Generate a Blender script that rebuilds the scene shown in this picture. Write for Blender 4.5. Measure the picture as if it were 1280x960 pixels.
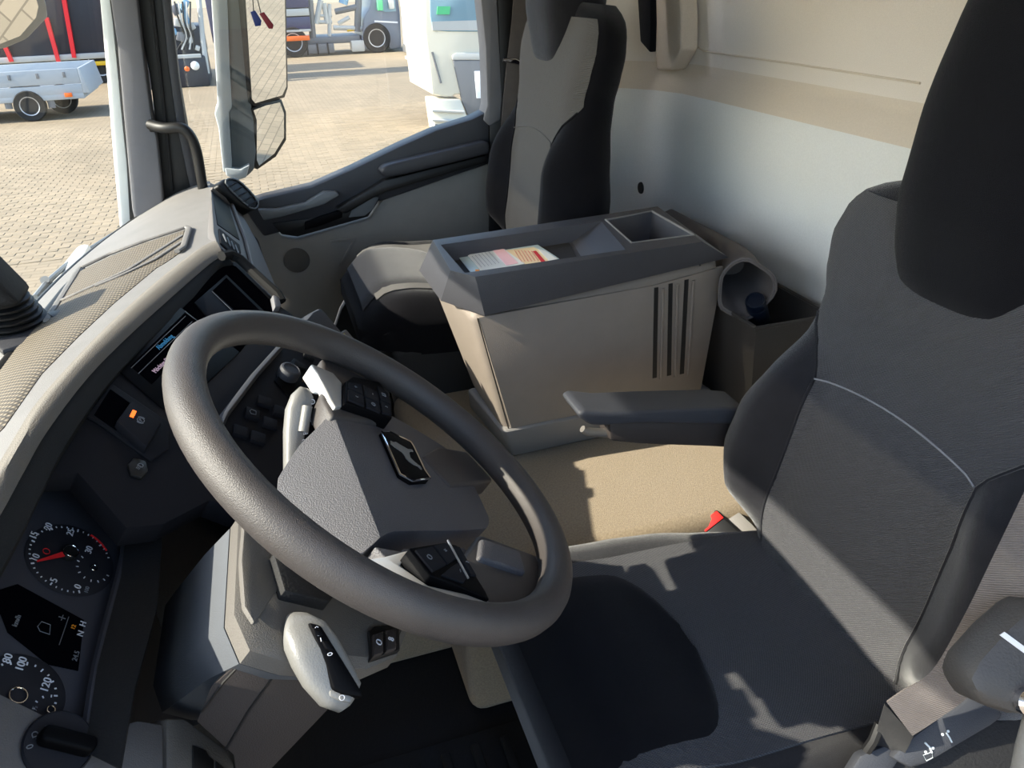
import bpy, bmesh, math, random
from mathutils import Vector, Matrix
random.seed(7)
V = Vector
for o in list(bpy.data.objects):
    bpy.data.objects.remove(o)
S = bpy.context.scene
# ------------------------------------------------------------------ camera (X rearwards in the cab, Y across to the passenger side, Z up)
FPX = 961.0
PITCH, YAW, ROLL = math.radians(28.0), math.radians(17.0), math.radians(1.9)
CAM = V((0, 0, 2.4))
fw = V((math.sin(YAW) * math.cos(PITCH), math.cos(YAW) * math.cos(PITCH), -math.sin(PITCH)))
rt0 = V((math.cos(YAW), -math.sin(YAW), 0))
up0 = rt0.cross(fw)
RT = rt0 * math.cos(ROLL) - up0 * math.sin(ROLL)
UP = rt0 * math.sin(ROLL) + up0 * math.cos(ROLL)
cd = bpy.data.cameras.new('camera')
cam = bpy.data.objects.new('camera', cd)
S.collection.objects.link(cam)
cd.sensor_fit = 'HORIZONTAL'
cd.sensor_width = 36.0
cd.lens = FPX / 1280 * 36.0
cd.clip_start = 0.02
cd.clip_end = 500
cam.matrix_world = Matrix(((RT.x, UP.x, -fw.x, CAM.x), (RT.y, UP.y, -fw.y, CAM.y), (RT.z, UP.z, -fw.z, CAM.z), (0, 0, 0, 1)))
S.camera = cam
# ------------------------------------------------------------------ sky, sun, exposure
SUN_DIR = V((1.0, -0.02, -0.70)).normalized()          # direction the light travels
W = bpy.data.worlds.new('world')
S.world = W
W.use_nodes = True
nt = W.node_tree
bg = nt.nodes['Background']
sky = nt.nodes.new('ShaderNodeTexSky')
sky.sky_type = 'NISHITA'
sky.sun_disc = False
sky.sun_elevation = math.asin(-SUN_DIR.z)
sky.sun_rotation = math.atan2(-SUN_DIR.x, -SUN_DIR.y)
sky.air_density = 1.0
sky.dust_density = 1.2
nt.links.new(sky.outputs[0], bg.inputs[0])
bg.inputs[1].default_value = 0.42
sl = bpy.data.lights.new('sun', 'SUN')
sl.energy = 9.0
sl.angle = math.radians(0.6)
sl.color = (1.0, 0.90, 0.76)
sun = bpy.data.objects.new('sun', sl)
S.collection.objects.link(sun)
sun.rotation_euler = SUN_DIR.to_track_quat('-Z', 'Y').to_euler()
sun.location = (-6, 0, 8)
vs = S.view_settings
vs.view_transform = 'Standard'
vs.look = 'None'
vs.gamma = 1.0
vs.use_curve_mapping = False
vs.exposure = 0.55
S.cycles.max_bounces = 10
S.cycles.transparent_max_bounces = 16
S.cycles.use_denoising = True

# ------------------------------------------------------------------ helpers
def ray(px, py):
    return (fw * FPX + RT * (px - 640) + UP * (480 - py)).normalized()
def on(px, py, X=None, Y=None, Z=None):
    """world point seen at a picture position, at a given X, Y or Z"""
    d = ray(px, py)
    if X is not None: t = (X - CAM.x) / d.x
    elif Y is not None: t = (Y - CAM.y) / d.y
    else: t = (Z - CAM.z) / d.z
    return CAM + d * t
class Plane:
    def __init__(s, p0, n, right=(0, 1, 0)):
        s.o = V(p0); s.n = V(n).normalized()
        r = V(right); s.r = (r - s.n * r.dot(s.n)).normalized(); s.u = s.n.cross(s.r)
    def at(s, px, py, off=0.0):
        d = ray(px, py); return CAM + d * ((s.o + s.n * off - CAM).dot(s.n) / d.dot(s.n))
    def loc(s, px, py, off=0.0):
        q = s.at(px, py, off) - s.o; return (q.dot(s.r), q.dot(s.u))
    def p(s, a, b, off=0.0):
        return s.o + s.r * a + s.u * b + s.n * off
def project(P):
    v = P - CAM; z = v.dot(fw)
    return (640 + FPX * v.dot(RT) / z, 480 - FPX * v.dot(UP) / z, z)

def smooth01(x):
    x = max(0.0, min(1.0, x)); return x * x * (3 - 2 * x)
def interp(tab, x):
    if x <= tab[0][0]: return tab[0][1]
    for (a, fa), (b, fb) in zip(tab, tab[1:]):
        if x <= b:
            t = (x - a) / (b - a); return fa + (fb - fa) * (t * t * (3 - 2 * t) * .5 + t * .5)
    return tab[-1][1]
def catmull(pts, k=6, closed=False):
    pts = [V(p) for p in pts]; n = len(pts); out = []
    rng = range(n if closed else n - 1)
    for i in rng:
        p1, p2 = pts[i], pts[(i + 1) % n]
        p0 = pts[i - 1] if (closed or i > 0) else p1 * 2 - p2
        p3 = pts[(i + 2) % n] if (closed or i + 2 < n) else p2 * 2 - p1
        for j in range(k):
            t = j / k
            out.append(0.5 * ((2 * p1) + (p2 - p0) * t + (2 * p0 - 5 * p1 + 4 * p2 - p3) * t * t + (3 * p1 - p0 - 3 * p2 + p3) * t ** 3))
    if not closed: out.append(pts[-1])
    return out

class MB:
    """collects shapes of ONE part"""
    def __init__(s): s.bm = bmesh.new()
    def _merge(s, t):
        m = bpy.data.meshes.new('tmp'); t.to_mesh(m); t.free(); s.bm.from_mesh(m); bpy.data.meshes.remove(m)
    def _bev(s, t, b, seg):
        if b > 0:
            bmesh.ops.recalc_face_normals(t, faces=t.faces)
            es = [e for e in t.edges if len(e.link_faces) == 2 and e.calc_face_angle(0) > 0.35]
            bmesh.ops.bevel(t, geom=es, offset=b, segments=seg, profile=0.5, affect='EDGES', clamp_overlap=True)
    def box(s, c, size, rot=None, bev=0.0, seg=2):
        t = bmesh.new(); bmesh.ops.create_cube(t, size=1.0)
        for v in t.verts: v.co = V((v.co.x * size[0], v.co.y * size[1], v.co.z * size[2]))
        s._bev(t, bev, seg)
        M = Matrix.Translation(V(c)) @ (rot.to_4x4() if rot else Matrix())
        bmesh.ops.transform(t, matrix=M, verts=t.verts); s._merge(t); return s
    def prism(s, pts, vec, bev=0.0, seg=2):
        t = bmesh.new(); vec = V(vec)
        a = [t.verts.new(V(p)) for p in pts]; b = [t.verts.new(V(p) + vec) for p in pts]
        n = len(a); t.faces.new(a); t.faces.new(list(reversed(b)))
        for i in range(n): t.faces.new((a[i], b[i], b[(i + 1) % n], a[(i + 1) % n]))
        bmesh.ops.recalc_face_normals(t, faces=t.faces)
        s._bev(t, bev, seg); s._merge(t); return s
    def hexa(s, p, bev=0.0, seg=2):
        """8 corners: 4 bottom, 4 top"""
        t = bmesh.new(); v = [t.verts.new(V(q)) for q in p]
        for f in ((0, 1, 2, 3), (4, 5, 6, 7), (0, 1, 5, 4), (1, 2, 6, 5), (2, 3, 7, 6), (3, 0, 4, 7)): t.faces.new([v[i] for i in f])
        bmesh.ops.recalc_face_normals(t, faces=t.faces)
        s._bev(t, bev, seg); s._merge(t); return s
    def loft(s, rings, closed=True, cap=True, loop=False):
        t = bmesh.new(); R = [[t.verts.new(V(p)) for p in r] for r in rings]
        n = len(R[0]); pairs = list(zip(R, R[1:])) + ([(R[-1], R[0])] if loop else [])
        for a, b in pairs:
            for i in range(n if closed else n - 1):
                j = (i + 1) % n
                try: t.faces.new((a[i], a[j], b[j], b[i]))
                except ValueError: pass
        if cap and closed and not loop:
            t.faces.new(R[0]); t.faces.new(R[-1])
        bmesh.ops.remove_doubles(t, verts=t.verts, dist=1e-6)
        bmesh.ops.recalc_face_normals(t, faces=t.faces); s._merge(t); return s
    def sheet(s, rows, thick):
        """grid of points turned into a plate of the given thickness (away from its normal)"""
        nr, nc = len(rows), len(rows[0]); G = [[V(p) for p in r] for r in rows]
        def nrm(i, k):
            a = G[min(nr - 1, i + 1)][k] - G[max(0, i - 1)][k]; c = G[i][min(nc - 1, k + 1)] - G[i][max(0, k - 1)]
            n = a.cross(c); return n.normalized() if n.length > 1e-12 else V((0, 0, 1))
        t = bmesh.new(); A = [[t.verts.new(p) for p in r] for r in G]
        B = [[t.verts.new(G[i][k] + nrm(i, k) * thick) for k in range(nc)] for i in range(nr)]
        for i in range(nr - 1):
            for k in range(nc - 1):
                t.faces.new((A[i][k], A[i + 1][k], A[i + 1][k + 1], A[i][k + 1])); t.faces.new((B[i][k], B[i][k + 1], B[i + 1][k + 1], B[i + 1][k]))
        bd = [(i, 0) for i in range(nr)] + [(nr - 1, k) for k in range(1, nc)] + [(i, nc - 1) for i in range(nr - 2, -1, -1)] + [(0, k) for k in range(nc - 2, 0, -1)]
        for p, q in zip(bd, bd[1:] + bd[:1]): t.faces.new((A[p[0]][p[1]], A[q[0]][q[1]], B[q[0]][q[1]], B[p[0]][p[1]]))
        bmesh.ops.recalc_face_normals(t, faces=t.faces); s._merge(t); return s
    def tube(s, path, r, n=10, closed=False, flat=1.0, upv=None):
        path = [V(p) for p in path]; m = len(path); rings = []; prev = None
        for i, p in enumerate(path):
            a = path[i - 1] if (i > 0 or closed) else p; b = path[(i + 1) % m] if (i < m - 1 or closed) else p
            t = (b - a).normalized()
            if upv is not None: x = t.cross(V(upv)).normalized()
            elif prev is None: x = t.orthogonal().normalized()
            else: x = (prev - t * prev.dot(t)).normalized()
            prev = x; y = t.cross(x); rr = r[i] if isinstance(r, (list, tuple)) else r
            rings.append([p + x * math.cos(2 * math.pi * k / n) * rr + y * math.sin(2 * math.pi * k / n) * rr * flat for k in range(n)])
        return s.loft(rings, loop=closed)
    def lathe(s, prof, o, axis, n=24):
        o = V(o); ax = V(axis).normalized(); x = ax.orthogonal().normalized(); y = ax.cross(x)
        rings = [[o + ax * h + (x * math.cos(2 * math.pi * k / n) + y * math.sin(2 * math.pi * k / n)) * max(r, 1e-5) for k in range(n)] for r, h in prof]
        return s.loft(rings)
    def build(s, name, mat, parent=None, ang=40, sub=0, origin=None):
        bm = s.bm
        bmesh.ops.recalc_face_normals(bm, faces=bm.faces)
        bm.normal_update()
        for f in bm.faces: f.smooth = True
        for e in bm.edges:
            if len(e.link_faces) == 2 and e.calc_face_angle(0) > math.radians(ang): e.smooth = False
        me = bpy.data.meshes.new(name)
        o = bpy.data.objects.new(name, me)
        root = parent
        if parent is None:
            xs = [v.co for v in bm.verts]
            L = V(((min(c.x for c in xs) + max(c.x for c in xs)) / 2, (min(c.y for c in xs) + max(c.y for c in xs)) / 2, min(c.z for c in xs))) if origin is None else V(origin)
            bmesh.ops.translate(bm, vec=-L, verts=bm.verts); o.location = L; o['_o'] = tuple(L)
        else:
            L = V(parent['_o']); bmesh.ops.translate(bm, vec=-L, verts=bm.verts); o.parent = parent; o['_o'] = tuple(L)
        bm.to_mesh(me); bm.free()
        me.materials.append(MAT[mat] if isinstance(mat, str) else mat)
        S.collection.objects.link(o)
        if sub:
            md = o.modifiers.new('smooth', 'SUBSURF'); md.levels = sub; md.render_levels = sub
        return o
def tag(o, label=None, cat=None, group=None, kind=None):
    if label: o['label'] = label
    if cat: o['category'] = cat
    if group: o['group'] = group
    if kind: o['kind'] = kind
    return o
def empty(name, loc, label=None, cat=None, group=None, kind=None):
    e = bpy.data.objects.new(name, None); e.location = loc; e['_o'] = tuple(loc); e.empty_display_size = 0.05
    S.collection.objects.link(e); return tag(e, label, cat, group, kind)
def text(body, pl, a, b, size, rot, mat, name, parent, off=0.001, depth=0.0004, align='CENTER'):
    """raised lettering lying on a plane"""
    c = bpy.data.curves.new('t', 'FONT'); c.body = body; c.size = size; c.align_x = align; c.align_y = 'CENTER'; c.extrude = depth
    t = bpy.data.objects.new('t', c); S.collection.objects.link(t); bpy.context.view_layer.update()
    me = bpy.data.meshes.new_from_object(t.evaluated_get(bpy.context.evaluated_depsgraph_get()))
    bpy.data.objects.remove(t); bpy.data.curves.remove(c)
    r = pl.r * math.cos(rot) + pl.u * math.sin(rot); u = pl.n.cross(r); O = pl.p(a, b, off)
    m = MB(); m.bm.from_mesh(me); bpy.data.meshes.remove(me)
    bmesh.ops.transform(m.bm, matrix=Matrix(((r.x, u.x, pl.n.x, O.x), (r.y, u.y, pl.n.y, O.y), (r.z, u.z, pl.n.z, O.z), (0, 0, 0, 1))), verts=m.bm.verts)
    return m.build(name, mat, parent)

# ------------------------------------------------------------------ materials
MAT = {}
def lin(c):
    return tuple(((x / 255) / 12.92 if x / 255 <= .04045 else (((x / 255) + .055) / 1.055) ** 2.4) for x in c)
def mat(name, col, rough=.6, metal=0.0, bump=0.0, bscale=400., var=0.0, vscale=20., spec=.5, coat=0.0, emit=0.0, sheen=0.0, weave=0.0, raw=False):
    m = bpy.data.materials.new(name); m.use_nodes = True; MAT[name] = m
    n = m.node_tree.nodes; l = m.node_tree.links; b = n['Principled BSDF']
    c = (*(col if raw else lin(col)), 1)
    b.inputs['Base Color'].default_value = c; b.inputs['Roughness'].default_value = rough; b.inputs['Metallic'].default_value = metal
    b.inputs['Specular IOR Level'].default_value = spec; b.inputs['Coat Weight'].default_value = coat
    if sheen: b.inputs['Sheen Weight'].default_value = sheen; b.inputs['Sheen Roughness'].default_value = .4
    if emit: b.inputs['Emission Color'].default_value = c; b.inputs['Emission Strength'].default_value = emit
    tc = n.new('ShaderNodeTexCoord')
    if var:
        t = n.new('ShaderNodeTexNoise'); t.inputs['Scale'].default_value = vscale; t.inputs['Detail'].default_value = 6; t.inputs['Roughness'].default_value = .65
        l.new(tc.outputs['Object'], t.inputs['Vector'])
        r = n.new('ShaderNodeMapRange'); r.inputs[1].default_value = .3; r.inputs[2].default_value = .7; r.inputs[3].default_value = 1 - var; r.inputs[4].default_value = 1 + var
        l.new(t.outputs[0], r.inputs[0])
        h = n.new('ShaderNodeVectorMath'); h.operation = 'SCALE'; h.inputs[0].default_value = c[:3]; l.new(r.outputs[0], h.inputs['Scale'])
        l.new(h.outputs[0], b.inputs['Base Color'])
    if bump:
        t = n.new('ShaderNodeTexNoise'); t.inputs['Scale'].default_value = bscale; t.inputs['Detail'].default_value = 2
        l.new(tc.outputs['Object'], t.inputs['Vector']); src = t.outputs[0]
        if weave:
            w = n.new('ShaderNodeTexWave'); w.wave_type = 'BANDS'; w.bands_direction = 'DIAGONAL'; w.inputs['Scale'].default_value = weave; w.inputs['Distortion'].default_value = .6
            l.new(tc.outputs['Object'], w.inputs['Vector'])
            a = n.new('ShaderNodeMath'); a.operation = 'ADD'; l.new(w.outputs['Fac'], a.inputs[0]); l.new(src, a.inputs[1]); src = a.outputs[0]
        bp = n.new('ShaderNodeBump'); bp.inputs['Strength'].default_value = bump; bp.inputs['Distance'].default_value = .002
        l.new(src, bp.inputs['Height']); l.new(bp.outputs[0], b.inputs['Normal'])
    return m
# cab plastics and fabrics
mat('dash_grey', (114, 112, 110), .62, bump=.25, bscale=900, var=.08, vscale=14)
mat('dash_hood', (104, 99, 92), .75, bump=.7, bscale=700, var=.06)
mat('dark_lip', (30, 30, 30), .8, spec=.2, bump=.3, bscale=700)
mat('face_black', (31, 31, 35), .75, spec=.12, bump=.15, bscale=900)
mat('gloss_black', (10, 10, 12), .5, spec=.06)
mat('screen_black', (7, 7, 11), .7, spec=.0)
mat('cluster_grey', (62, 62, 68), .65, spec=.25, bump=.1, bscale=800)
mat('dial_black', (38, 38, 43), .6, spec=.2)
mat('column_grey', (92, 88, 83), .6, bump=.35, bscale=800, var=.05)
mat('panel_grey', (96, 92, 90), .6, bump=.3, bscale=800)
mat('column_side', (88, 92, 98), .6, bump=.3, bscale=800)
mat('column_dark', (52, 54, 60), .6, bump=.3, bscale=800)
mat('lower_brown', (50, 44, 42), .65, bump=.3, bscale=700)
mat('wheel_leather', (66, 62, 61), .46, bump=.35, bscale=1000, var=.05, vscale=60)
mat('hub_vinyl', (84, 83, 86), .5, bump=.6, bscale=700)
mat('silver_trim', (196, 194, 190), .36, metal=.45)
mat('chrome', (225, 225, 228), .08, metal=1)
mat('stalk_grey', (120, 119, 116), .4, bump=.2, bscale=700)
mat('seat_fabric', (66, 66, 70), .95, bump=.8, bscale=1200, weave=160, sheen=.15, var=.07, vscale=600, spec=.15)
mat('seat_fabric_light', (88, 86, 84), .95, bump=.6, bscale=1200, weave=160, sheen=.1, var=.06, vscale=400, spec=.15)
mat('velvet', (30, 30, 34), .95, bump=.5, bscale=1500, sheen=.35, var=.12, vscale=40, spec=.1)
mat('velvet_black', (15, 15, 19), .95, bump=.5, bscale=1500, sheen=.12, var=.12, vscale=40, spec=.1)
mat('piping', (58, 56, 54), .85)
mat('belt_web', (96, 90, 88), .8, bump=.5, bscale=900, weave=220, var=.1, vscale=40)
mat('console_beige', (128, 118, 108), .6, bump=.3, bscale=800, var=.04)
mat('console_lid', (60, 60, 64), .5, bump=.35, bscale=700, var=.06)
mat('plinth_grey', (118, 115, 112), .6, bump=.2)
mat('carpet', (142, 128, 108), .98, bump=1.0, bscale=700, var=.22, vscale=260, sheen=.2, spec=.1)
mat('rubber_black', (20, 20, 22), .75, bump=.4, bscale=300)
mat('floor_mat', (20, 20, 23), .7, bump=.5, bscale=150)
mat('wall_cloth', (218, 212, 204), .95, bump=.5, bscale=900, var=.06, vscale=500, spec=.1)
mat('wall_lower', (216, 218, 216), .95, bump=.4, bscale=900, var=.05, vscale=300, spec=.1)
mat('ledge_cloth', (206, 196, 182), .95, bump=.4, bscale=900, var=.05, vscale=300, spec=.1)
mat('pillar_cloth', (168, 158, 150), .9, bump=.3, var=.04)
mat('door_dark', (48, 49, 54), .5, bump=.25, bscale=800)
mat('door_beige', (132, 127, 120), .65, bump=.25, bscale=800, var=.04)
mat('trim_grey', (112, 112, 116), .7, bump=.3, bscale=700, var=.04)
mat('speaker_grey', (84, 81, 77), .8, bump=.5, bscale=1500)
mat('seal_black', (18, 18, 19), .5)
mat('body_white', (232, 234, 232), .3, coat=.4)
mat('mirror_arm', (160, 166, 170), .45, bump=.1)
mat('mirror_shell', (104, 108, 110), .45)
mat('mirror_glass', (235, 238, 240), .0, metal=1)
mat('roof_cloth', (190, 184, 174), .95, bump=.3)
mat('bag_cloth', (92, 87, 86), .8, bump=.3, bscale=200, var=.08)
mat('bin_grey', (58, 56, 55), .55, bump=.3)
mat('bottle_blue', (14, 24, 40), .35)
mat('paper', (226, 228, 224), .7)
mat('paper_blue', (188, 208, 214), .35, coat=.3)
mat('paper_pink', (236, 190, 196), .7)
mat('paper_yellow', (236, 216, 176), .7)
mat('ink_red', (196, 40, 48), .7)
mat('ink_grey', (120, 122, 128), .7)
mat('orange', (240, 150, 30), .6)
mat('print_white', (215, 216, 222), .6)
mat('print_grey', (120, 122, 126), .6)
mat('red_plastic', (226, 44, 40), .4)
mat('needle_red', (220, 34, 40), .5)
mat('led_orange', (255, 110, 30), .5, emit=1.2)
mat('print_blue', (40, 110, 150), .5, emit=.25)
mat('print_pink', (190, 160, 175), .5, emit=.2)
mat('yellow_print', (225, 200, 60), .6)
mat('tag_blue', (30, 50, 120), .5)
mat('tag_red', (120, 18, 40), .5)
mat('icon_white', (205, 215, 220), .6)
mat('lamp_white', (230, 230, 226), .3)
# yard
mat('trailer_white', (160, 166, 172), .5, var=.04)
mat('dark_paint', (40, 42, 52), .45, var=.1, vscale=3)
mat('dark_paint_blue', (58, 60, 96), .4)
mat('grey_paint', (104, 112, 126), .4)
mat('red_paint', (232, 30, 40), .45)
mat('yellow_paint', (236, 192, 40), .5)
mat('steel_blue', (120, 160, 186), .4)
mat('steel_light', (182, 182, 178), .5)
mat('tyre', (26, 26, 27), .8)
mat('wheel_rim', (190, 190, 192), .4, metal=.4)
mat('vehicle_glass', (120, 150, 165), .12)
mat('cab_white', (206, 201, 186), .35, coat=.3)
mat('grille_grey', (104, 106, 110), .5)
mat('building_pale', (212, 218, 226), .7)
mat('green_sticker', (90, 190, 130), .6)
mat('amber', (240, 110, 30), .35)

def glass(name, tint, gloss=.06, rough=0.0):
    m = bpy.data.materials.new(name); m.use_nodes = True; n = m.node_tree.nodes; l = m.node_tree.links; n.clear()
    o = n.new('ShaderNodeOutputMaterial'); mx = n.new('ShaderNodeMixShader'); t = n.new('ShaderNodeBsdfTransparent'); g = n.new('ShaderNodeBsdfGlossy')
    t.inputs[0].default_value = (*tint, 1); g.inputs['Roughness'].default_value = rough; mx.inputs[0].default_value = gloss
    l.new(t.outputs[0], mx.inputs[1]); l.new(g.outputs[0], mx.inputs[2]); l.new(mx.outputs[0], o.inputs[0]); MAT[name] = m
glass('clear_glass', (.96, .98, .97), .045)
glass('smoked_acrylic', (.34, .33, .30), .05)

def diamond(name, ca, cb, scale):
    """woven dash inlay: crossed bands"""
    m = mat(name, ca, .7); n = m.node_tree.nodes; l = m.node_tree.links; b = n['Principled BSDF']; tc = n.new('ShaderNodeTexCoord')
    ws = []
    for d, rz in (('X', .785), ('X', -.785)):
        mp = n.new('ShaderNodeMapping'); mp.inputs['Rotation'].default_value = (0, 0, rz); l.new(tc.outputs['Object'], mp.inputs['Vector'])
        w = n.new('ShaderNodeTexWave'); w.wave_type = 'BANDS'; w.bands_direction = d; w.inputs['Scale'].default_value = scale; l.new(mp.outputs[0], w.inputs['Vector']); ws.append(w)
    mu = n.new('ShaderNodeMath'); mu.operation = 'MULTIPLY'; l.new(ws[0].outputs['Fac'], mu.inputs[0]); l.new(ws[1].outputs['Fac'], mu.inputs[1])
    mx = n.new('ShaderNodeMix'); mx.data_type = 'RGBA'; l.new(mu.outputs[0], mx.inputs[0]); mx.inputs[6].default_value = (*lin(ca), 1); mx.inputs[7].default_value = (*lin(cb), 1)
    l.new(mx.outputs[2], b.inputs['Base Color'])
    bp = n.new('ShaderNodeBump'); bp.inputs['Strength'].default_value = .5; bp.inputs['Distance'].default_value = .002
    l.new(mu.outputs[0], bp.inputs['Height']); l.new(bp.outputs[0], b.inputs['Normal'])
diamond('dash_mesh', (66, 61, 54), (140, 128, 108), 42)

def paving(name, random_col):
    m = mat(name, (196, 172, 146), .9); n = m.node_tree.nodes; l = m.node_tree.links; b = n['Principled BSDF']; tc = n.new('ShaderNodeTexCoord')
    g = n.new('ShaderNodeNewGeometry')
    ns = n.new('ShaderNodeTexNoise'); ns.inputs['Scale'].default_value = .5; ns.inputs['Detail'].default_value = 8; l.new(g.outputs['Position'], ns.inputs['Vector'])
    r = n.new('ShaderNodeMapRange'); r.inputs[1].default_value = .3; r.inputs[2].default_value = .7; r.inputs[3].default_value = .86; r.inputs[4].default_value = 1.1; l.new(ns.outputs[0], r.inputs[0])
    if random_col:
        rnd = n.new('ShaderNodeTexWhiteNoise'); rnd.noise_dimensions = '3D'
        sn = n.new('ShaderNodeVectorMath'); sn.operation = 'SNAP'; sn.inputs[1].default_value = (.2, .1, 10); l.new(g.outputs['Position'], sn.inputs[0]); l.new(sn.outputs[0], rnd.inputs['Vector'])
        cr = n.new('ShaderNodeMix'); cr.data_type = 'RGBA'; cr.inputs[6].default_value = (*lin((126, 113, 92)), 1); cr.inputs[7].default_value = (*lin((140, 125, 102)), 1); l.new(rnd.outputs[0], cr.inputs[0]); src = cr.outputs[2]
    else:
        br = n.new('ShaderNodeTexBrick'); br.inputs['Scale'].default_value = 1.0; br.inputs['Brick Width'].default_value = .2; br.inputs['Row Height'].default_value = .1; br.inputs['Mortar Size'].default_value = .006
        br.inputs['Color1'].default_value = (*lin((126, 113, 92)), 1); br.inputs['Color2'].default_value = (*lin((140, 125, 102)), 1); br.inputs['Mortar'].default_value = (*lin((104, 92, 74)), 1)
        l.new(g.outputs['Position'], br.inputs['Vector']); src = br.outputs[0]
    h = n.new('ShaderNodeVectorMath'); h.operation = 'SCALE'; l.new(src, h.inputs[0]); l.new(r.outputs[0], h.inputs['Scale']); l.new(h.outputs[0], b.inputs['Base Color'])
paving('paving_far', False); paving('paving_block', True)
# ================================================================== THE SETTING
FLOOR = 1.15
def block(name, lo, hi, m, parent=None, bev=.004):
    b = MB(); b.box([(a + c) / 2 for a, c in zip(lo, hi)], [c - a for a, c in zip(lo, hi)], bev=bev); return b.build(name, m, parent)
tag(block('floor', (-.55, .08, 1.05), (1.15, 2.24, FLOOR), 'floor_mat'), 'black rubber cab floor in the footwell', 'floor', kind='structure')
t = MB(); t.box((.66, 1.33, 1.325), (.92, .70, .35), bev=.03, seg=4); t.box((-.02, 1.4, 1.25), (.5, .5, .2), bev=.03, seg=4)
tag(t.build('floor', 'carpet'), 'raised carpeted engine tunnel between the seats', 'engine tunnel', kind='structure')
# rubber mat with ribs in the driver footwell
fm = empty('floor_mat', (.05, .68, FLOOR), 'ribbed black rubber mat in the driver footwell', 'floor mat')
b = MB(); b.box((.03, .68, FLOOR + .008), (.6, .52, .016), bev=.005); b.build('mat_base', 'floor_mat', fm)
for k in range(9):
    b = MB(); b.box((-.2 + k * .055, .68, FLOOR + .02), (.018, .46, .012), bev=.004); b.build('rib', 'rubber_black', fm)
# rear wall: cloth lower part, sloping ledge, upper part, with a rounded far corner
YW = [.06, .4, .8, 1.2, 1.5, 1.8, 1.95, 2.05, 2.12, 2.17, 2.2]
def bend(y): return 0.0 if y < 1.9 else -.16 * ((y - 1.9) / .3) ** 2.2
def wall_part(name, prof, m, parent):
    b = MB(); b.sheet([[V((x + bend(y), y, z)) for (x, z) in prof] for y in YW], .012); return b.build(name, m, parent, ang=60)
wr = empty('wall_rear', (1.1, 1.15, FLOOR), 'pale cloth-covered rear cab wall with a ledge', 'wall', kind='structure')
wall_part('lower_panel', [(1.06, FLOOR), (1.07, 1.5), (1.085, 1.75), (1.09, 1.95), (1.092, 2.05), (1.096, 2.085), (1.104, 2.105)], 'wall_lower', wr)
wall_part('ledge', [(1.104, 2.105), (1.112, 2.122), (1.135, 2.150), (1.142, 2.163), (1.144, 2.175)], 'ledge_cloth', wr)
wall_part('upper_panel', [(1.144, 2.175), (1.144, 2.21), (1.147, 2.6), (1.13, 2.95)], 'wall_cloth', wr)
b = MB(); b.tube([on(866, 50, X=1.14), on(868, 57, X=1.14), on(880, 64, X=1.14), on(1000, 81, X=1.142), on(1150, 104, X=1.142)], .0022, n=6); b.build('seam', 'ledge_cloth', wr)
b = MB(); b.lathe([(.0, .0), (.016, .0), (.017, -.004), (.012, -.006), (0, -.006)], on(800, 235, X=1.02), (-1, 0, 0), 18); b.build('rubber_grommet', 'seal_black', wr)
# corner upright and dark curtain at the far end of the rear wall
b = MB(); b.prism([on(812, -60, X=1.075), on(846, -60, X=1.075), on(852, 20, X=1.075), on(852, 62, X=1.075), on(838, 88, X=1.075), on(820, 88, X=1.075)], (.05, 0, 0), bev=.008, seg=3); b.build('corner_upright', 'ledge_cloth', wr)
b = MB(); b.prism([on(793, -60, X=1.0), on(811, -60, X=1.0), on(813, 30, X=1.0), on(812, 66, X=1.0), on(800, 52, X=1.0)], (.02, 0, 0), bev=.004)
tag(b.build('window_curtain', 'velvet_black'), 'narrow black curtain strip in the far rear corner', 'curtain')
wl = MB(); wl.box((.93, .06, 2.05), (.44, .05, 1.9), bev=.004); tag(wl.build('wall_left', 'wall_cloth'), 'cloth side wall behind the driver door opening', 'wall', kind='structure')
wq = MB(); wq.box((.93, 2.23, 2.05), (.44, .05, 1.9), bev=.004); tag(wq.build('wall_right', 'pillar_cloth'), 'beige side wall behind the passenger door', 'wall', kind='structure')
# roof lining
c = MB(); c.box((.40, 1.15, 2.98), (1.62, 2.24, .06), bev=.01); tag(c.build('ceiling', 'roof_cloth'), 'pale cab roof lining', 'ceiling', kind='structure')
b = MB(); b.box((-.36, 1.15, 2.82), (.06, 2.2, .30), bev=.01); tag(b.build('trim_1', 'body_white'), 'white header panel above the windscreen', 'header', kind='structure')
# windscreen, slightly curved in plan
def wsx(y, z): return -.47 + .15 * abs((y - 1.15) / 1.0) ** 2.2 + (z - 1.88) * .13
ws = empty('window_1', (-.4, 1.15, 1.88), 'large curved windscreen', 'window', kind='structure')
b = MB(); YY = [.12 + i * (2.06 / 20) for i in range(21)]
b.sheet([[V((wsx(y, z), y, z)) for z in (1.875, 2.1, 2.35, 2.68)] for y in YY], .005); b.build('pane', 'clear_glass', ws)
b = MB(); b.tube([V((wsx(y, 1.875) + .004, y, 1.882)) for y in YY], .009, n=8); b.build('lower_seal', 'seal_black', ws)
# near (driver side) windscreen pillar, out of the picture
b = MB(); b.hexa([(-.34, .03, 1.2), (-.22, .03, 1.2), (-.22, .10, 1.2), (-.34, .12, 1.2), (-.24, .03, 2.95), (-.12, .03, 2.95), (-.12, .10, 2.95), (-.24, .12, 2.95)], bev=.01)
tag(b.build('trim_2', 'body_white'), 'windscreen pillar beside the open driver door', 'pillar', kind='structure')
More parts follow.
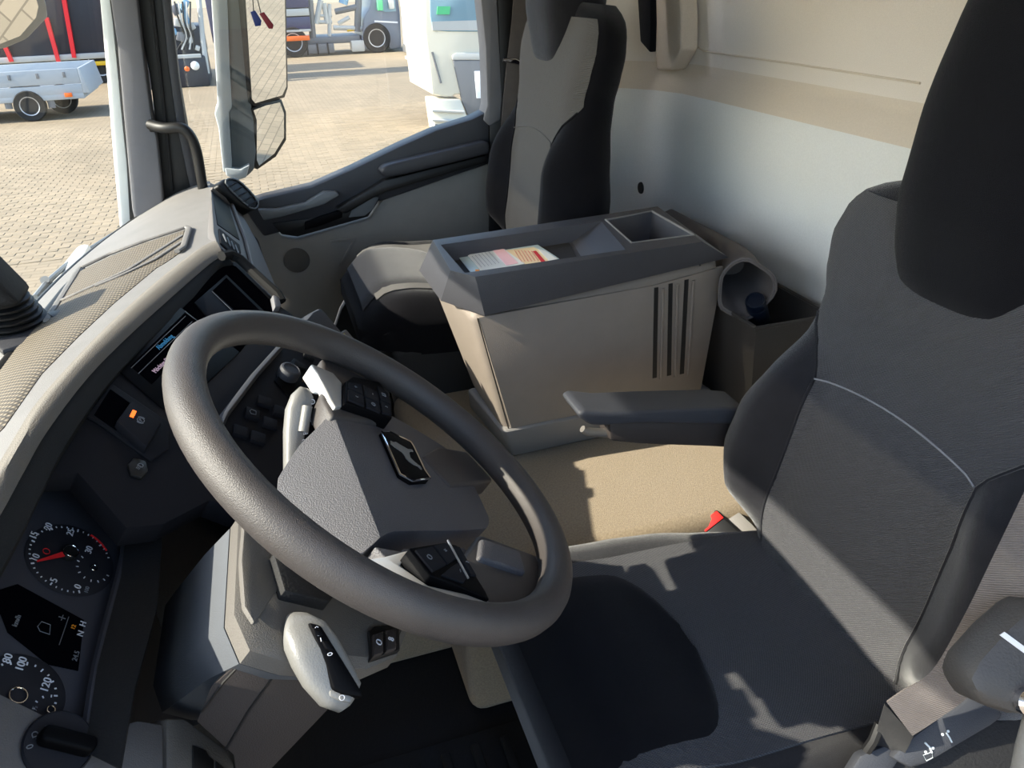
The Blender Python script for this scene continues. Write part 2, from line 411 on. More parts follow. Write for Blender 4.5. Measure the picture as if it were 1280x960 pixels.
# outside sun visor above the windscreen: smoked acrylic hung from a white carrier
sv = empty('sun_visor', (-.7, 1.15, 2.5), 'smoked acrylic outside sun visor above the windscreen', 'sun visor')
VX, VZ0, VZ1 = -.70, 2.605, 2.81
b = MB(); b.sheet([[V((VX + .02 * abs((y - 1.15) / 1.1) ** 2 + (z - VZ0) * .12, y, z)) for z in (VZ0, (VZ0 + VZ1) / 2, VZ1)] for y in [-.0 + i * .23 for i in range(11)]], .006); b.build('smoked_panel', 'smoked_acrylic', sv)
b = MB(); b.prism([(VX + .02, -.02, VZ1 - .01), (VX + .05, -.02, VZ1 - .01), (-.33, -.02, 2.93), (-.33, -.02, 3.0), (VX + .02, -.02, VZ1 + .03)], (0, 2.34, 0), bev=.006); b.build('carrier', 'body_white', sv)

# ------------------------------------------------------------------ passenger-side pillar between windscreen and door
YP = 2.14
def strip(pxs, Y, dy, m, name, parent, bev=.003, ext=True):
    """upright piece given by picture outline at one depth; dy its thickness away from the camera"""
    pts = [on(x, y, Y=Y) for x, y in pxs]
    b = MB(); b.prism(pts, (0, dy, 0), bev=bev); return b.build(name, m, parent)
tr = empty('trim_3', on(165, 270, Y=YP), 'grey windscreen pillar on the passenger side', 'pillar', kind='structure')
strip([(118, -130), (131, -130), (139, 0), (151, 130), (166, 275), (158, 292), (150, 285), (142, 200), (134, 100), (125, 0)], YP - .02, .05, 'body_white', 'outer_flange', tr)
strip([(131, -130), (135, -130), (143, 0), (155, 130), (171, 280), (163, 290), (158, 200), (148, 80), (137, 0)], YP - .025, .03, 'seal_black', 'glass_seal', tr, bev=.001)
strip([(134, -130), (155, -130), (171, 0), (180, 80), (188, 140), (196, 175), (205, 262), (172, 292), (165, 262), (155, 150), (147, 60), (138, 0)], YP - .03, .09, 'trim_grey', 'pillar_trim', tr, bev=.006)
strip([(150, -130), (205, -130), (212, 0), (224, 100), (236, 170), (255, 250), (205, 275), (200, 200), (188, 100), (170, 0)], YP + .012, .05, 'seal_black', 'door_channel', tr, bev=.004)
strip([(183, -130), (187, -130), (192, 0), (203, 100), (217, 240), (213, 240), (199, 100), (187, 0)], YP - .002, .02, 'rubber_black', 'seal_rib', tr, bev=.002)
strip([(197, -130), (205, -130), (213, 0), (224, 100), (234, 165), (250, 245), (240, 245), (222, 165), (210, 80), (202, 0)], YP - .005, .03, 'door_dark', 'channel_edge', tr, bev=.004)
gh = empty('grab_handle', on(186, 158, Y=2.1), 'black grab handle bolted to the passenger windscreen pillar', 'handle')
b = MB(); b.tube(catmull([on(188, 156, Y=2.105), on(205, 160, Y=2.07), on(226, 160, Y=2.06), on(238, 170, Y=2.06), on(246, 190, Y=2.065), on(252, 225, Y=2.075), on(256, 250, Y=2.09)], 5), .0125, n=12); b.build('bar', 'gloss_black' if 0 else 'seal_black', gh)
b = MB(); b.prism([on(x, y, Y=2.10) for x, y in ((183, 153), (188, 150), (196, 155), (195, 165), (187, 166))], (0, .03, 0), bev=.004); b.build('mount', 'seal_black', gh)

# ------------------------------------------------------------------ passenger door
YD = 2.17
dr = empty('door_1', on(480, 400, Y=YD), 'grey and black passenger door with an armrest', 'door', kind='structure')
strip([(612, 138), (590, 149), (545, 163), (500, 183), (440, 212), (390, 234), (330, 248), (318, 252), (305, 262), (330, 296), (345, 292), (480, 250), (612, 205)], YD, .07, 'door_dark', 'sill_panel', dr, bev=.006)
strip([(300, 262), (345, 286), (352, 296), (372, 299), (462, 273), (478, 250), (612, 203), (614, 292), (590, 296), (530, 307), (480, 322), (445, 350), (425, 385), (410, 430), (400, 480), (290, 480)], YD + .01, .06, 'door_beige', 'lower_panel', dr, bev=.008)
strip([(290, 480), (400, 480), (412, 430), (427, 387), (448, 354), (484, 326), (534, 311), (600, 298), (660, 292), (660, 560), (290, 560)], YD + .045, .05, 'rubber_black', 'step_well_panel', dr, bev=.004)
b = MB(); pa = [on(x, y, Y=YD - .015) for x, y in ((472, 213), (478, 207), (492, 203), (545, 190), (600, 177), (607, 178), (608, 192), (560, 204), (498, 219), (480, 222))]
b.prism(pa, (0, .03, 0), bev=.008, seg=3); b.prism([p + V((0, -.045, .008)) for p in pa], (0, .06, -.004), bev=.01, seg=3); b.build('armrest', 'door_dark', dr, ang=60)
strip([(420, 262), (465, 236), (480, 226), (608, 194), (608, 204), (490, 238), (470, 246), (432, 268)], YD - .03, .04, 'seal_black', 'pull_bar', dr, bev=.005)
strip([(340, 279), (352, 293), (372, 296), (460, 271), (475, 249), (430, 262), (400, 272)], YD - .004, .012, 'seal_black', 'storage_pocket', dr, bev=.002)
strip([(381, 278), (402, 270), (428, 262), (428, 272), (402, 282), (381, 288)], YD - .01, .01, 'gloss_black', 'switch_panel', dr, bev=.002)
strip([(462, 247), (474, 246), (466, 262), (456, 270), (436, 272), (440, 262)], YD - .006, .012, 'mirror_shell', 'pocket_insert', dr, bev=.002)
strip([(322, 262), (345, 262), (382, 254), (405, 240), (420, 240), (425, 244), (405, 256), (350, 272), (330, 276)], YD - .02, .03, 'mirror_shell', 'handle_shelf', dr, bev=.004)
b = MB(); c0 = on(371, 325, Y=YD + .005); b.lathe([(0, 0), (.034, 0), (.036, .003), (.03, .006), (0, .007)], c0, (0, -1, 0), 28); b.build('speaker_grille', 'speaker_grey', dr)
strip([(413, 300), (446, 298), (428, 332), (424, 332), (440, 302), (413, 303)], YD + .006, .01, 'door_beige', 'panel_crease', dr, bev=.001)
strip([(255, 255), (318, 250), (390, 232), (440, 210), (500, 181), (545, 161), (590, 147), (606, 138), (598, -60), (215, -60), (222, 80), (236, 170)], YD + .075, .004, 'clear_glass', 'window_pane', dr, bev=0)
strip([(606, 141), (590, 150), (545, 164), (500, 184), (440, 213), (390, 235), (322, 252), (322, 249), (390, 231), (440, 209), (500, 180), (545, 160), (590, 146), (602, 138)], YD + .06, .02, 'seal_black', 'window_seal', dr, bev=0)
# door frame and pillar behind it
tb = empty('trim_4', on(620, 150, Y=YD), 'grey-beige pillar behind the passenger door window', 'pillar', kind='structure')
strip([(596, -80), (618, -80), (622, 0), (628, 125), (626, 150), (612, 158), (604, 150), (609, 132), (607, 60), (601, 0)], YD - .005, .07, 'trim_grey', 'window_frame', tb, bev=.006)
strip([(612, -80), (640, -80), (642, 0), (640, 130), (634, 200), (632, 300), (612, 300), (612, 150), (627, 140), (622, 0)], YD + .0, .05, 'seal_black', 'door_seal', tb, bev=.004)
strip([(632, -80), (700, -80), (700, 0), (690, 120), (680, 300), (640, 300), (642, 130), (646, 0)], YD + .01, .05, 'pillar_cloth', 'pillar_cover', tb, bev=.004)

# ------------------------------------------------------------------ yard
g = empty('ground', (0, 20, 0), 'sunlit yard paved with beige concrete blocks', 'paving', kind='structure')
b = MB(); b.box((0, 30, -.1005), (160, 160, .2)); b.build('paving_bed', 'paving_far', g)
def inside(poly, x, y):
    r = False; n = len(poly)
    for i in range(n):
        x1, y1 = poly[i]; x2, y2 = poly[(i + 1) % n]
        if (y1 > y) != (y2 > y) and x < (x2 - x1) * (y - y1) / (y2 - y1) + x1: r = not r
    return r
views = [[(-30, 150), (140, 150), (160, 290), (60, 390), (-30, 440)], [(225, 95), (268, 95), (290, 225), (262, 225)], [(300, 225), (345, 100), (540, 95), (548, 170), (440, 220), (330, 255)]]
cand = []
bx, by = .2, .1
for j in range(int(8.5 / by), int(17.5 / by)):
    for i in range(int(-7 / bx), int(4.5 / bx)):
        cx = (i + .5 * (j % 2)) * bx + bx / 2; cy = j * by + by / 2
        x, y, z = project(V((cx, cy, 0)))
        if any(inside(v, x, y) for v in views): cand.append((z, cx, cy))
cand.sort()
mb = MB(); mb.box((0, 0, -.022), (bx - .0035, by - .0035, .05), bev=.004, seg=1)
brick0 = None
for z, cx, cy in cand[:300]:
    if brick0 is None:
        brick0 = mb.build('paving_block', 'paving_block', g); q = brick0
        for v in q.data.vertices: v.co += V(g['_o'])
    else:
        q = brick0.copy(); S.collection.objects.link(q)
    q.location = (cx - g.location.x, cy - g.location.y, random.uniform(-.002, .002) + .004)
    q.rotation_euler = (random.uniform(-.008, .008), random.uniform(-.008, .008), 0)
b = MB(); vs_, fs_ = [], []
for z, cx, cy in cand[300:]:
    h = random.uniform(-.002, .002) + .006; k = len(vs_); dx, dy = bx / 2 - .0018, by / 2 - .0018
    for zz, e in ((-.04, 0), (h - .003, 0), (h, .004)):
        vs_ += [(cx - dx + e, cy - dy + e, zz), (cx + dx - e, cy - dy + e, zz), (cx + dx - e, cy + dy - e, zz), (cx - dx + e, cy + dy - e, zz)]
    for r in (0, 4):
        for c in range(4): fs_.append((k + r + c, k + r + (c + 1) % 4, k + r + 4 + (c + 1) % 4, k + r + 4 + c))
    fs_.append((k + 8, k + 9, k + 10, k + 11))
me = bpy.data.meshes.new('far_paving_blocks'); me.from_pydata(vs_, [], fs_); me.materials.append(MAT['paving_block'])
fo = bpy.data.objects.new('far_paving_blocks', me); S.collection.objects.link(fo); fo.parent = g; fo.location = -V(g['_o']); fo['kind'] = 'stuff'
# ================================================================== DASHBOARD
db = empty('dashboard', (-.25, 1.2, 1.4), 'grey dashboard with woven top inlay under the windscreen', 'dashboard')
hin = [(-230, 1080), (-120, 860), (-60, 745), (0, 645), (30, 590), (60, 538), (110, 472), (160, 421), (215, 371), (262, 330), (279, 319)]
hout = [(-230, 1000), (-120, 790), (-60, 680), (0, 590), (28, 543), (55, 500), (103, 445), (150, 397), (204, 348), (250, 312), (268, 302)]
ZH = [1.992, 1.99, 1.987, 1.984, 1.982, 1.98, 1.977, 1.974, 1.97, 1.966, 1.965]
HIN = catmull([on(x, y, Z=z) for (x, y), z in zip(hin, ZH)], 4)
HOUT = catmull([on(x, y, Z=z + .005) for (x, y), z in zip(hout, ZH)], 4)
LIP = [p + V((.015, -.006, -.016)) for p in HIN]
b = MB(); b.sheet([[i, i.lerp(o, .15) + V((0, 0, .006)), i.lerp(o, .5) + V((0, 0, .010)), i.lerp(o, .85) + V((0, 0, .006)), o + V((0, 0, .002)), o + V((-.008, .004, -.002))] for i, o in zip(HIN, HOUT)], -.008); b.build('hood_trim', 'dash_hood', db, ang=60)
b = MB(); b.sheet([[l + V((-.012, .004, -.02)), l, l.lerp(i, .5) + V((.001, 0, .001)), i + V((-.002, 0, -.001))] for l, i in zip(LIP, HIN)], -.004); b.build('hood_lip', 'dark_lip', db, ang=60)
# top sheet from the hood to the windscreen foot
rear = HOUT + catmull([on(268, 302, Z=1.967), on(268, 285, Z=1.963), on(266, 262, Z=1.960), on(264, 240, Z=1.957), on(262, 226, Z=1.955)], 4)[1:]
rows = []
for p in rear:
    yf = p.y + .06 + max(0, (1.2 - p.y)) * .25
    yf = min(yf, 2.12)
    f = V((wsx(yf, 1.88) + .010, yf, 1.892))
    rows.append([p.lerp(f, k / 8) + V((0, 0, .010 * math.sin(math.pi * k / 8))) for k in range(9)])
b = MB(); b.sheet(rows, -.012); b.build('top_panel', 'dash_grey', db, ang=60)
# woven inlay lying in the top panel, split by raised ribs
from mathutils.bvhtree import BVHTree
_nv = len(rows[0])
top_tree = BVHTree.FromPolygons([p for r in rows for p in r], [(i * _nv + k, i * _nv + k + 1, (i + 1) * _nv + k + 1, (i + 1) * _nv + k) for i in range(len(rows) - 1) for k in range(_nv - 1)])
def on_top(px, py, off=.004):
    h = top_tree.ray_cast(CAM, ray(px, py))
    p = h[0] if h[0] is not None else top_tree.find_nearest(on(px, py, Z=1.97))[0]
    return p + V((0, 0, off))
def top_patch(quads, m, name, off=.003, th=.002):
    """quads: two px polylines (front edge, rear edge) of equal length"""
    A, B = quads; b = MB()
    A2 = [((1 - t / 6) * a[0] + t / 6 * d[0], (1 - t / 6) * a[1] + t / 6 * d[1]) for a, d in zip(A, A[1:]) for t in range(6)] + [A[-1]]; B2 = [((1 - t / 6) * a[0] + t / 6 * d[0], (1 - t / 6) * a[1] + t / 6 * d[1]) for a, d in zip(B, B[1:]) for t in range(6)] + [B[-1]]
    b.sheet([[on_top(a[0] + (c[0] - a[0]) * k / 14, a[1] + (c[1] - a[1]) * k / 14, off - .004 * (k / 14) ** 10) for k in range(15)] for a, c in zip(A2, B2)], -th); return b.build(name, m, db, ang=60)
top_patch(([(-40, 500), (0, 470), (27, 432), (56, 400), (78, 370), (101, 342)], [(-40, 580), (5, 535), (52, 468), (98, 421), (143, 379), (196, 335)]), 'dash_mesh', 'woven_inlay')
top_patch(([(101, 342), (135, 325), (180, 307), (231, 291)], [(196, 335), (205, 330), (217, 322), (228, 313)]), 'dash_mesh', 'woven_inlay')
def top_bar(pxs, r, m, name, off=.006):
    P_ = [((1 - t / 8) * a[0] + t / 8 * d[0], (1 - t / 8) * a[1] + t / 8 * d[1]) for a, d in zip(pxs, pxs[1:]) for t in range(8)] + [pxs[-1]]
    b = MB(); b.tube([on_top(x, y, off) for x, y in P_], r, n=8, flat=.6, upv=(0, 0, 1)); return b.build(name, m, db)
top_bar([(60, 405), (100, 339), (137, 321), (185, 303), (234, 287), (237, 289), (230, 312), (222, 318)], .006, 'dash_grey', 'inlay_frame')
top_bar([(70, 383), (110, 365), (160, 342), (229, 298)], .004, 'dash_grey', 'inlay_rib')
top_bar([(120, 362), (160, 345), (195, 328), (228, 306)], .004, 'dash_grey', 'inlay_rib')
top_bar([(-5, 468), (20, 436), (50, 402), (80, 364), (104, 338)], .007, 'seal_black', 'defrost_slot', .002)
# black instrument face (centre) and everything mounted in it
PB = Plane((-.169, 1.217, 1.955), (.534, -.17, .828))
def pb(pts, off): return [PB.at(x, y, off) for x, y in pts]
def plate(pl, pts, o0, o1, m, name, parent, bev=.0015):
    b = MB(); b.prism([pl.at(x, y, o1) for x, y in pts], -pl.n * (o1 - o0), bev=bev); return b.build(name, m, parent)
plate(PB, [(-30, 700), (0, 660), (62, 545), (112, 478), (163, 427), (218, 377), (264, 337), (281, 325), (296, 328), (352, 384), (378, 402), (450, 470), (430, 560), (300, 640), (262, 625), (205, 655), (158, 660), (97, 590), (60, 592), (38, 606), (20, 640)], -.03, 0, 'face_black', 'instrument_face', db, bev=.002)
# right-hand edge of the hood
b = MB(); b.tube([PB.at(277, 320, .016), PB.at(288, 318, .016), PB.at(300, 324, .014), PB.at(320, 343, .012), PB.at(347, 368, .010), PB.at(352, 377, .006)], .009, n=8); b.build('hood_side', 'dark_lip', db)
b = MB(); b.prism([PB.at(x, y, .012) for x, y in ((341, 368), (349, 371), (352, 382), (344, 384))], -PB.n * .02, bev=.002); b.build('hood_end_cap', 'trim_grey', db)
# main display
plate(PB, [(139, 452), (176, 417), (226, 371), (268, 336), (283, 329), (295, 333), (346, 383), (300, 440), (222, 515)], 0, .0008, 'screen_black', 'display_surround', db, bev=0)
sc1 = plate(PB, [(142, 458), (226, 384), (300, 440), (215, 520)], .0005, .003, 'gloss_black', 'driver_display', db, bev=.001)
plate(PB, [(163, 457), (231, 391), (258, 408), (190, 480)], .003, .0036, 'screen_black', 'screen', sc1, bev=0)
for a, c in (((164, 460), (232, 395)), ((173, 467), (240, 402))):
    b = MB(); b.tube([PB.at(*a, .0042), PB.at(*c, .0042)], .0005, n=4); b.build('divider_line', 'print_grey', sc1)
d0, d1 = PB.at(168, 468), PB.at(238, 404); drot = math.atan2((d1 - d0).dot(PB.u), (d1 - d0).dot(PB.r))
a_, b_ = PB.loc(205, 430); text('Abmeldung', PB, a_, b_, .0105, drot, 'print_blue', 'heading', sc1, off=.004)
a_, b_ = PB.loc(214, 446); text('M\u00f6chten Sie die automatische', PB, a_, b_, .0095, drot, 'print_pink', 'message', sc1, off=.004)
b = MB(); b.tube([PB.at(134, 452, .001), PB.at(215, 520, .001)], .0012, n=6); b.build('face_seam', 'dark_lip', db)
b = MB(); b.tube([PB.at(231, 389, .003), PB.at(262, 414, .003)], .0008, n=6); b.build('face_seam', 'print_grey', db)
sc2 = plate(PB, [(243, 378), (283, 343), (332, 390), (290, 430)], .0005, .003, 'gloss_black', 'radio_display', db, bev=.001)
plate(PB, [(266, 363), (283, 347), (326, 389), (308, 400)], .003, .0036, 'screen_black', 'screen', sc2, bev=0)
b = MB(); b.tube([PB.at(265, 364, .004), PB.at(300, 398, .004)], .0006, n=4); b.build('divider_line', 'print_grey', sc2)
# parking brake switch
pbk = plate(PB, [(108, 520), (128, 492), (140, 478), (212, 527), (212, 560), (190, 575), (120, 525)], .0, .006, 'face_black', 'brake_surround', db, bev=.003)
plate(PB, [(118, 518), (138, 486), (165, 505), (146, 538)], .006, .0075, 'screen_black', 'finger_recess', pbk, bev=.001)
bsw = MB(); bsw.prism([PB.at(x, y, .018) for x, y in ((146, 526), (165, 500), (203, 527), (184, 558))], -PB.n * .016, bev=.003); bsw = bsw.build('brake_switch', 'face_black', pbk)
bsw['label'] = 'black parking brake switch with orange lamp'
plate(PB, [(162, 520), (166, 512), (171, 514), (167, 522)], .018, .0188, 'led_orange', 'lamp', pbk, bev=0)
a_, b_ = PB.loc(176, 525, .0186); aa = PB.p(a_, b_, .0186)
for rr in (.0042,):
    b = MB(); b.tube([aa + (PB.r * math.cos(k * .3927) + PB.u * math.sin(k * .3927)) * rr for k in range(16)], .0005, n=4, closed=True)
    for sg in (-1, 1): b.tube([aa + (PB.r * math.cos(sg * q) * sg + PB.u * math.sin(q)) * .006 for q in (-.7, -.3, 0, .3, .7)], .0005, n=4)
    b.build('brake_symbol', 'print_grey', pbk)
text('P', PB, a_, b_, .006, drot, 'print_grey', 'brake_letter', pbk, off=.0186)
fs = MB(); fs.prism([PB.at(x, y, .006) for x, y in ((160, 580), (168, 571), (183, 576), (186, 588), (178, 597), (163, 592))], -PB.n * .006, bev=.002); fs = fs.build('fog_switch', 'seal_black', db)
a_, b_ = PB.loc(175, 583, .0065); text('\u2261D', PB, a_, b_, .009, drot, 'print_grey', 'fog_symbol', fs, off=.0065)
# switch strip below the displays, behind the wheel
b = MB(); b.tube([PB.at(352, 432, .006), PB.at(318, 470, .006), PB.at(280, 520, .006), PB.at(262, 560, .004)], .009, n=10, flat=.6); b.build('crease_bar', 'column_dark', db)
bp = [((315, 518), 1), ((330, 503), 0), ((337, 530), 0), ((350, 515), 0), ((300, 540), 0), ((322, 548), 0)]
for (x, y), ic in bp:
    c0 = PB.at(x, y, .004); k = MB(); k.box((0, 0, 0), (.021, .021, .008), bev=.002)
    bmesh.ops.transform(k.bm, matrix=Matrix(((PB.r.x, PB.u.x, PB.n.x, c0.x), (PB.r.y, PB.u.y, PB.n.y, c0.y), (PB.r.z, PB.u.z, PB.n.z, c0.z), (0, 0, 0, 1))), verts=k.bm.verts)
    q = k.build('push_button', 'face_black', db)
    if ic:
        c1 = [c0 + PB.n * .0046 + PB.r * a + PB.u * e for a, e in ((-.004, -.004), (.004, -.004), (.005, .003), (0, .005), (-.005, .003))]
        k = MB(); k.tube(c1, .0005, n=4, closed=True); k.build('button_symbol', 'print_grey', q)
plate(PB, [(343, 475), (368, 447), (388, 462), (362, 497)], 0, .003, 'gloss_black', 'knob_plate', db)
kn = MB(); c0 = PB.at(358, 472, 0); kn.lathe([(0, 0), (.017, 0), (.017, .016), (.0155, .019), (.013, .020), (.0125, .018), (0, .018)], c0, PB.n, 24); kn = kn.build('rotary_knob', 'column_dark', db)
for (x, y) in ((375, 458), (386, 446), (396, 470), (405, 458), (387, 484)):
    c0 = PB.at(x, y, .003); k = MB(); k.box((0, 0, 0), (.016, .018, .008), bev=.0015)
    bmesh.ops.transform(k.bm, matrix=Matrix(((PB.r.x, PB.u.x, PB.n.x, c0.x), (PB.r.y, PB.u.y, PB.n.y, c0.y), (PB.r.z, PB.u.z, PB.n.z, c0.z), (0, 0, 0, 1))), verts=k.bm.verts)
    k.build('push_button', 'dark_lip', db)
# housings at the end of the centre stack
PE = Plane(PB.at(415, 425), (.75, -.42, .5))
plate(PE, [(376, 408), (392, 389), (402, 384), (436, 424), (424, 440), (395, 430)], -.07, .004, 'column_dark', 'air_control_box', db, bev=.006)
kn = MB(); kn.lathe([(0, 0), (.0125, 0), (.0125, .010), (.011, .012), (.009, .012), (.0085, .009), (0, .009)], PE.at(398, 416, .004), PE.n, 20); kn.build('small_knob', 'column_dark', db)
plate(PE, [(418, 430), (424, 418), (433, 411), (452, 434), (445, 446)], -.06, .008, 'column_grey', 'tipper_switch_box', db, bev=.003)
plate(PE, [(437, 430), (445, 437), (443, 441), (435, 434)], .008, .009, 'yellow_print', 'yellow_mark', db, bev=0)
b = MB(); b.tube([PE.at(x, y, .0088) for x, y in ((430, 417), (436, 424), (428, 425))], .0006, n=4, closed=True); b.build('warning_symbol', 'yellow_print', db)
# passenger side: rear face of the dash with a glossy tray, an end vent and a middle vent
pA, pB_, pC = on(264, 232, Y=2.10), on(272, 305, Y=1.5), on(352, 377, Y=1.45)
nC = (pB_ - pA).cross(pC - pA).normalized()
if nC.dot(CAM - pA) < 0: nC = -nC
PC = Plane(pA, nC, right=pA - pB_)
plate(PC, [(263, 228), (275, 234), (300, 262), (322, 302), (353, 376), (346, 384), (300, 330), (272, 306), (267, 290)], -.03, 0, 'panel_grey', 'passenger_face', db, bev=.003)
plate(PC, [(266, 240), (286, 256), (300, 300), (272, 280)], .0, .002, 'gloss_black', 'glossy_tray', db, bev=.001)
vt = plate(PC, [(274, 285), (300, 306), (302, 316), (292, 318), (276, 303)], .0, .004, 'face_black', 'middle_vent', db, bev=.002)
for k in range(4):
    x, y = 280 + k * 5, 297 + k * 4.5
    b = MB(); b.tube([PC.at(x - 1, y - 4, .006), PC.at(x + 3, y + 6, .006)], .0018, n=6); b.build('vane', 'mirror_shell', vt)
b = MB(); b.tube([PC.at(264, 236, .004), PC.at(290, 256, .004), PC.at(307, 300, .004), PC.at(318, 345, .003)], .005, n=8); b.build('face_rib', 'panel_grey', db)
sv_ = MB(); PV = Plane(on(300, 248, Y=2.06), (.70, -.55, .42), right=(.3, .9, 0))
sv_.prism([PV.at(x, y, .008) for x, y in ((272, 232), (280, 223), (296, 221), (325, 248), (325, 258), (314, 264), (300, 256))], -PV.n * .06, bev=.007, seg=3); sv_ = sv_.build('side_vent', 'seal_black', db)
for k in range(5):
    x, y = 291 + k * 6.2, 231 + k * 6.0
    b = MB(); b.tube([PV.at(x - 5.5, y + 3, .011), PV.at(x + 5.5, y - 3.5, .011)], .0034, n=6, flat=.5); b.build('vane', 'door_dark', sv_)
b = MB(); b.tube(catmull([PV.at(x, y, .010) for x, y in ((282, 229), (297, 225), (322, 251), (314, 260))], 4, closed=True), .0022, n=6, closed=True); b.build('vent_bezel', 'mirror_shell', sv_)
# dark body of the dash below the faces
b = MB(); b.prism([(-.33, 0, 1.86), (-.14, 0, 1.88), (-.05, 0, 1.80), (-.03, 0, 1.62), (-.12, 0, 1.30), (-.40, 0, 1.30)], (0, .66, 0), bev=.01)
for v in b.bm.verts: v.co.y += 1.46
b.build('passenger_body', 'rubber_black', db)
b = MB(); b.prism([(-.40, 0, 1.86), (-.25, 0, 1.86), (-.02, 0, 1.75), (.02, 0, 1.6), (-.05, 0, 1.30), (-.40, 0, 1.30)], (0, .46, 0), bev=.01)
for v in b.bm.verts: v.co.y += 1.0
b.build('centre_body', 'rubber_black', db)
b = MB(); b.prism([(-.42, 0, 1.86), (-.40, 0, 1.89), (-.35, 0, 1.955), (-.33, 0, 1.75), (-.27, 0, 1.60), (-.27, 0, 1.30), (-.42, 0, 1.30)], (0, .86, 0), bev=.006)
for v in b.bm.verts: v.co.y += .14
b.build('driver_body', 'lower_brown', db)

# ------------------------------------------------------------------ instrument cluster
PA = Plane((-.287, .784, 1.85), (.70, -.15, .70))
ic = empty('instrument_cluster', (-.3, .7, 1.75), 'dark instrument cluster with two round dials behind the wheel', 'gauges')
plate(PA, [(-120, 880), (-60, 760), (5, 655), (40, 609), (62, 597), (97, 594), (156, 664), (150, 722), (122, 832), (106, 935), (60, 940), (-60, 960)], -.02, 0, 'cluster_grey', 'face', ic, bev=.001)
b = MB(); b.tube(catmull([PA.at(x, y, .014) for x, y in ((8, 650), (38, 606), (62, 596), (96, 592), (110, 603), (156, 662), (158, 680), (150, 722), (122, 832), (107, 935))], 3), .006, n=8); b.build('bezel', 'cluster_grey', ic)
b = MB(); b.sheet([[PA.at(x, y, .0), PA.at(x, y, .02), PA.at(x2, y2, .045)] for (x, y), (x2, y2) in zip([(40, 606), (64, 594), (97, 592), (158, 662), (151, 722), (122, 832), (106, 940)], [(44, 596), (62, 584), (104, 584), (204, 650), (196, 760), (168, 860), (150, 960)])], -.004); b.build('cluster_hood', 'rubber_black', ic, ang=50)
def circ3(p, q, r):
    (ax, ay), (bx_, by_), (cx, cy) = p, q, r; d = 2 * (ax * (by_ - cy) + bx_ * (cy - ay) + cx * (ay - by_))
    ux = ((ax * ax + ay * ay) * (by_ - cy) + (bx_ * bx_ + by_ * by_) * (cy - ay) + (cx * cx + cy * cy) * (ay - by_)) / d
    uy = ((ax * ax + ay * ay) * (cx - bx_) + (bx_ * bx_ + by_ * by_) * (ax - cx) + (cx * cx + cy * cy) * (bx_ - ax)) / d
    return ux, uy, math.hypot(ax - ux, ay - uy)
def arc(c, r, a0, a1, off, n=24): return [PA.p(c[0] + r * math.cos(a0 + (a1 - a0) * k / n), c[1] + r * math.sin(a0 + (a1 - a0) * k / n), off) for k in range(n + 1)]
def tick(c, r0, r1, a, wd, m, name, par, off=.0026):
    d = PA.r * math.cos(a) + PA.u * math.sin(a); e = PA.n.cross(d) * wd / 2; o = PA.p(c[0], c[1], off)
    b = MB(); b.prism([o + d * r0 - e, o + d * r1 - e, o + d * r1 + e, o + d * r0 + e], -PA.n * .0005); return b.build(name, m, par)
gx, gy, gr = circ3(PA.loc(98, 743), PA.loc(35, 699), PA.loc(88, 661)); G1 = (gx, gy)
def ang(c, px, py): a, e = PA.loc(px, py); return math.atan2(e - c[1], a - c[0])
d1_ = MB(); d1_.lathe([(0, 0), (gr * 1.06, 0), (gr * 1.08, .0012), (gr * 1.05, .002), (0, .002)], PA.p(*G1, 0), PA.n, 48); d1_ = d1_.build('rev_counter', 'dial_black', ic)
a0 = ang(G1, 98, 743); a30 = ang(G1, 118, 686)
while a30 > a0: a30 -= 2 * math.pi
for k in range(34):
    a = a0 + (a30 - a0) * k / 30
    if k > 33: break
    big = k % 5 == 0
    tick(G1, gr * (.92 if big else .955), gr, a, .0016 if big else .0012, 'print_white', 'tick', d1_)
for body, x, y in (('0', 96, 735), ('5', 66, 727), ('10', 43, 699), ('15', 41, 671), ('20', 59, 660), ('25', 87, 667), ('30', 110, 689)):
    u_, v_ = PA.loc(x, y); text(body, PA, u_, v_, .0105, .0, 'print_white', 'numeral', d1_, off=.0026)
b = MB(); b.tube(arc(G1, gr * 1.01, ang(G1, 109, 674), ang(G1, 123, 692), .0028, 10), .0011, n=5); b.build('red_zone', 'needle_red', d1_)
hub1 = PA.at(87, 691, .006)
tipp = PA.at(46, 702, .006); dv = (tipp - hub1); sd = PA.n.cross(dv).normalized()
b = MB(); b.prism([hub1 + sd * .0035 - dv * .25, hub1 - sd * .0035 - dv * .25, hub1 - sd * .0035, tipp - sd * .0008, tipp + sd * .0008, hub1 + sd * .0035], PA.n * .0015); b.build('needle', 'needle_red', d1_)
b = MB(); b.lathe([(0, 0), (.0085, 0), (.0085, .006), (.007, .008), (0, .008)], hub1 - PA.n * .004, PA.n, 24); b.build('needle_hub', 'seal_black', d1_)
b = MB(); b.tube([hub1 + PA.n * .004 + (PA.r * math.cos(k * .2618) + PA.u * math.sin(k * .2618)) * .0078 for k in range(24)], .0007, n=6, closed=True); b.build('hub_ring', 'chrome', d1_)
b = MB(); c0 = PA.at(58, 689, .003); b.tube([c0 + (PA.r * math.cos(k * .3927) + PA.u * math.sin(k * .3927)) * .0036 for k in range(16)], .0005, n=4, closed=True); b.build('brake_lamp_symbol', 'needle_red', d1_)
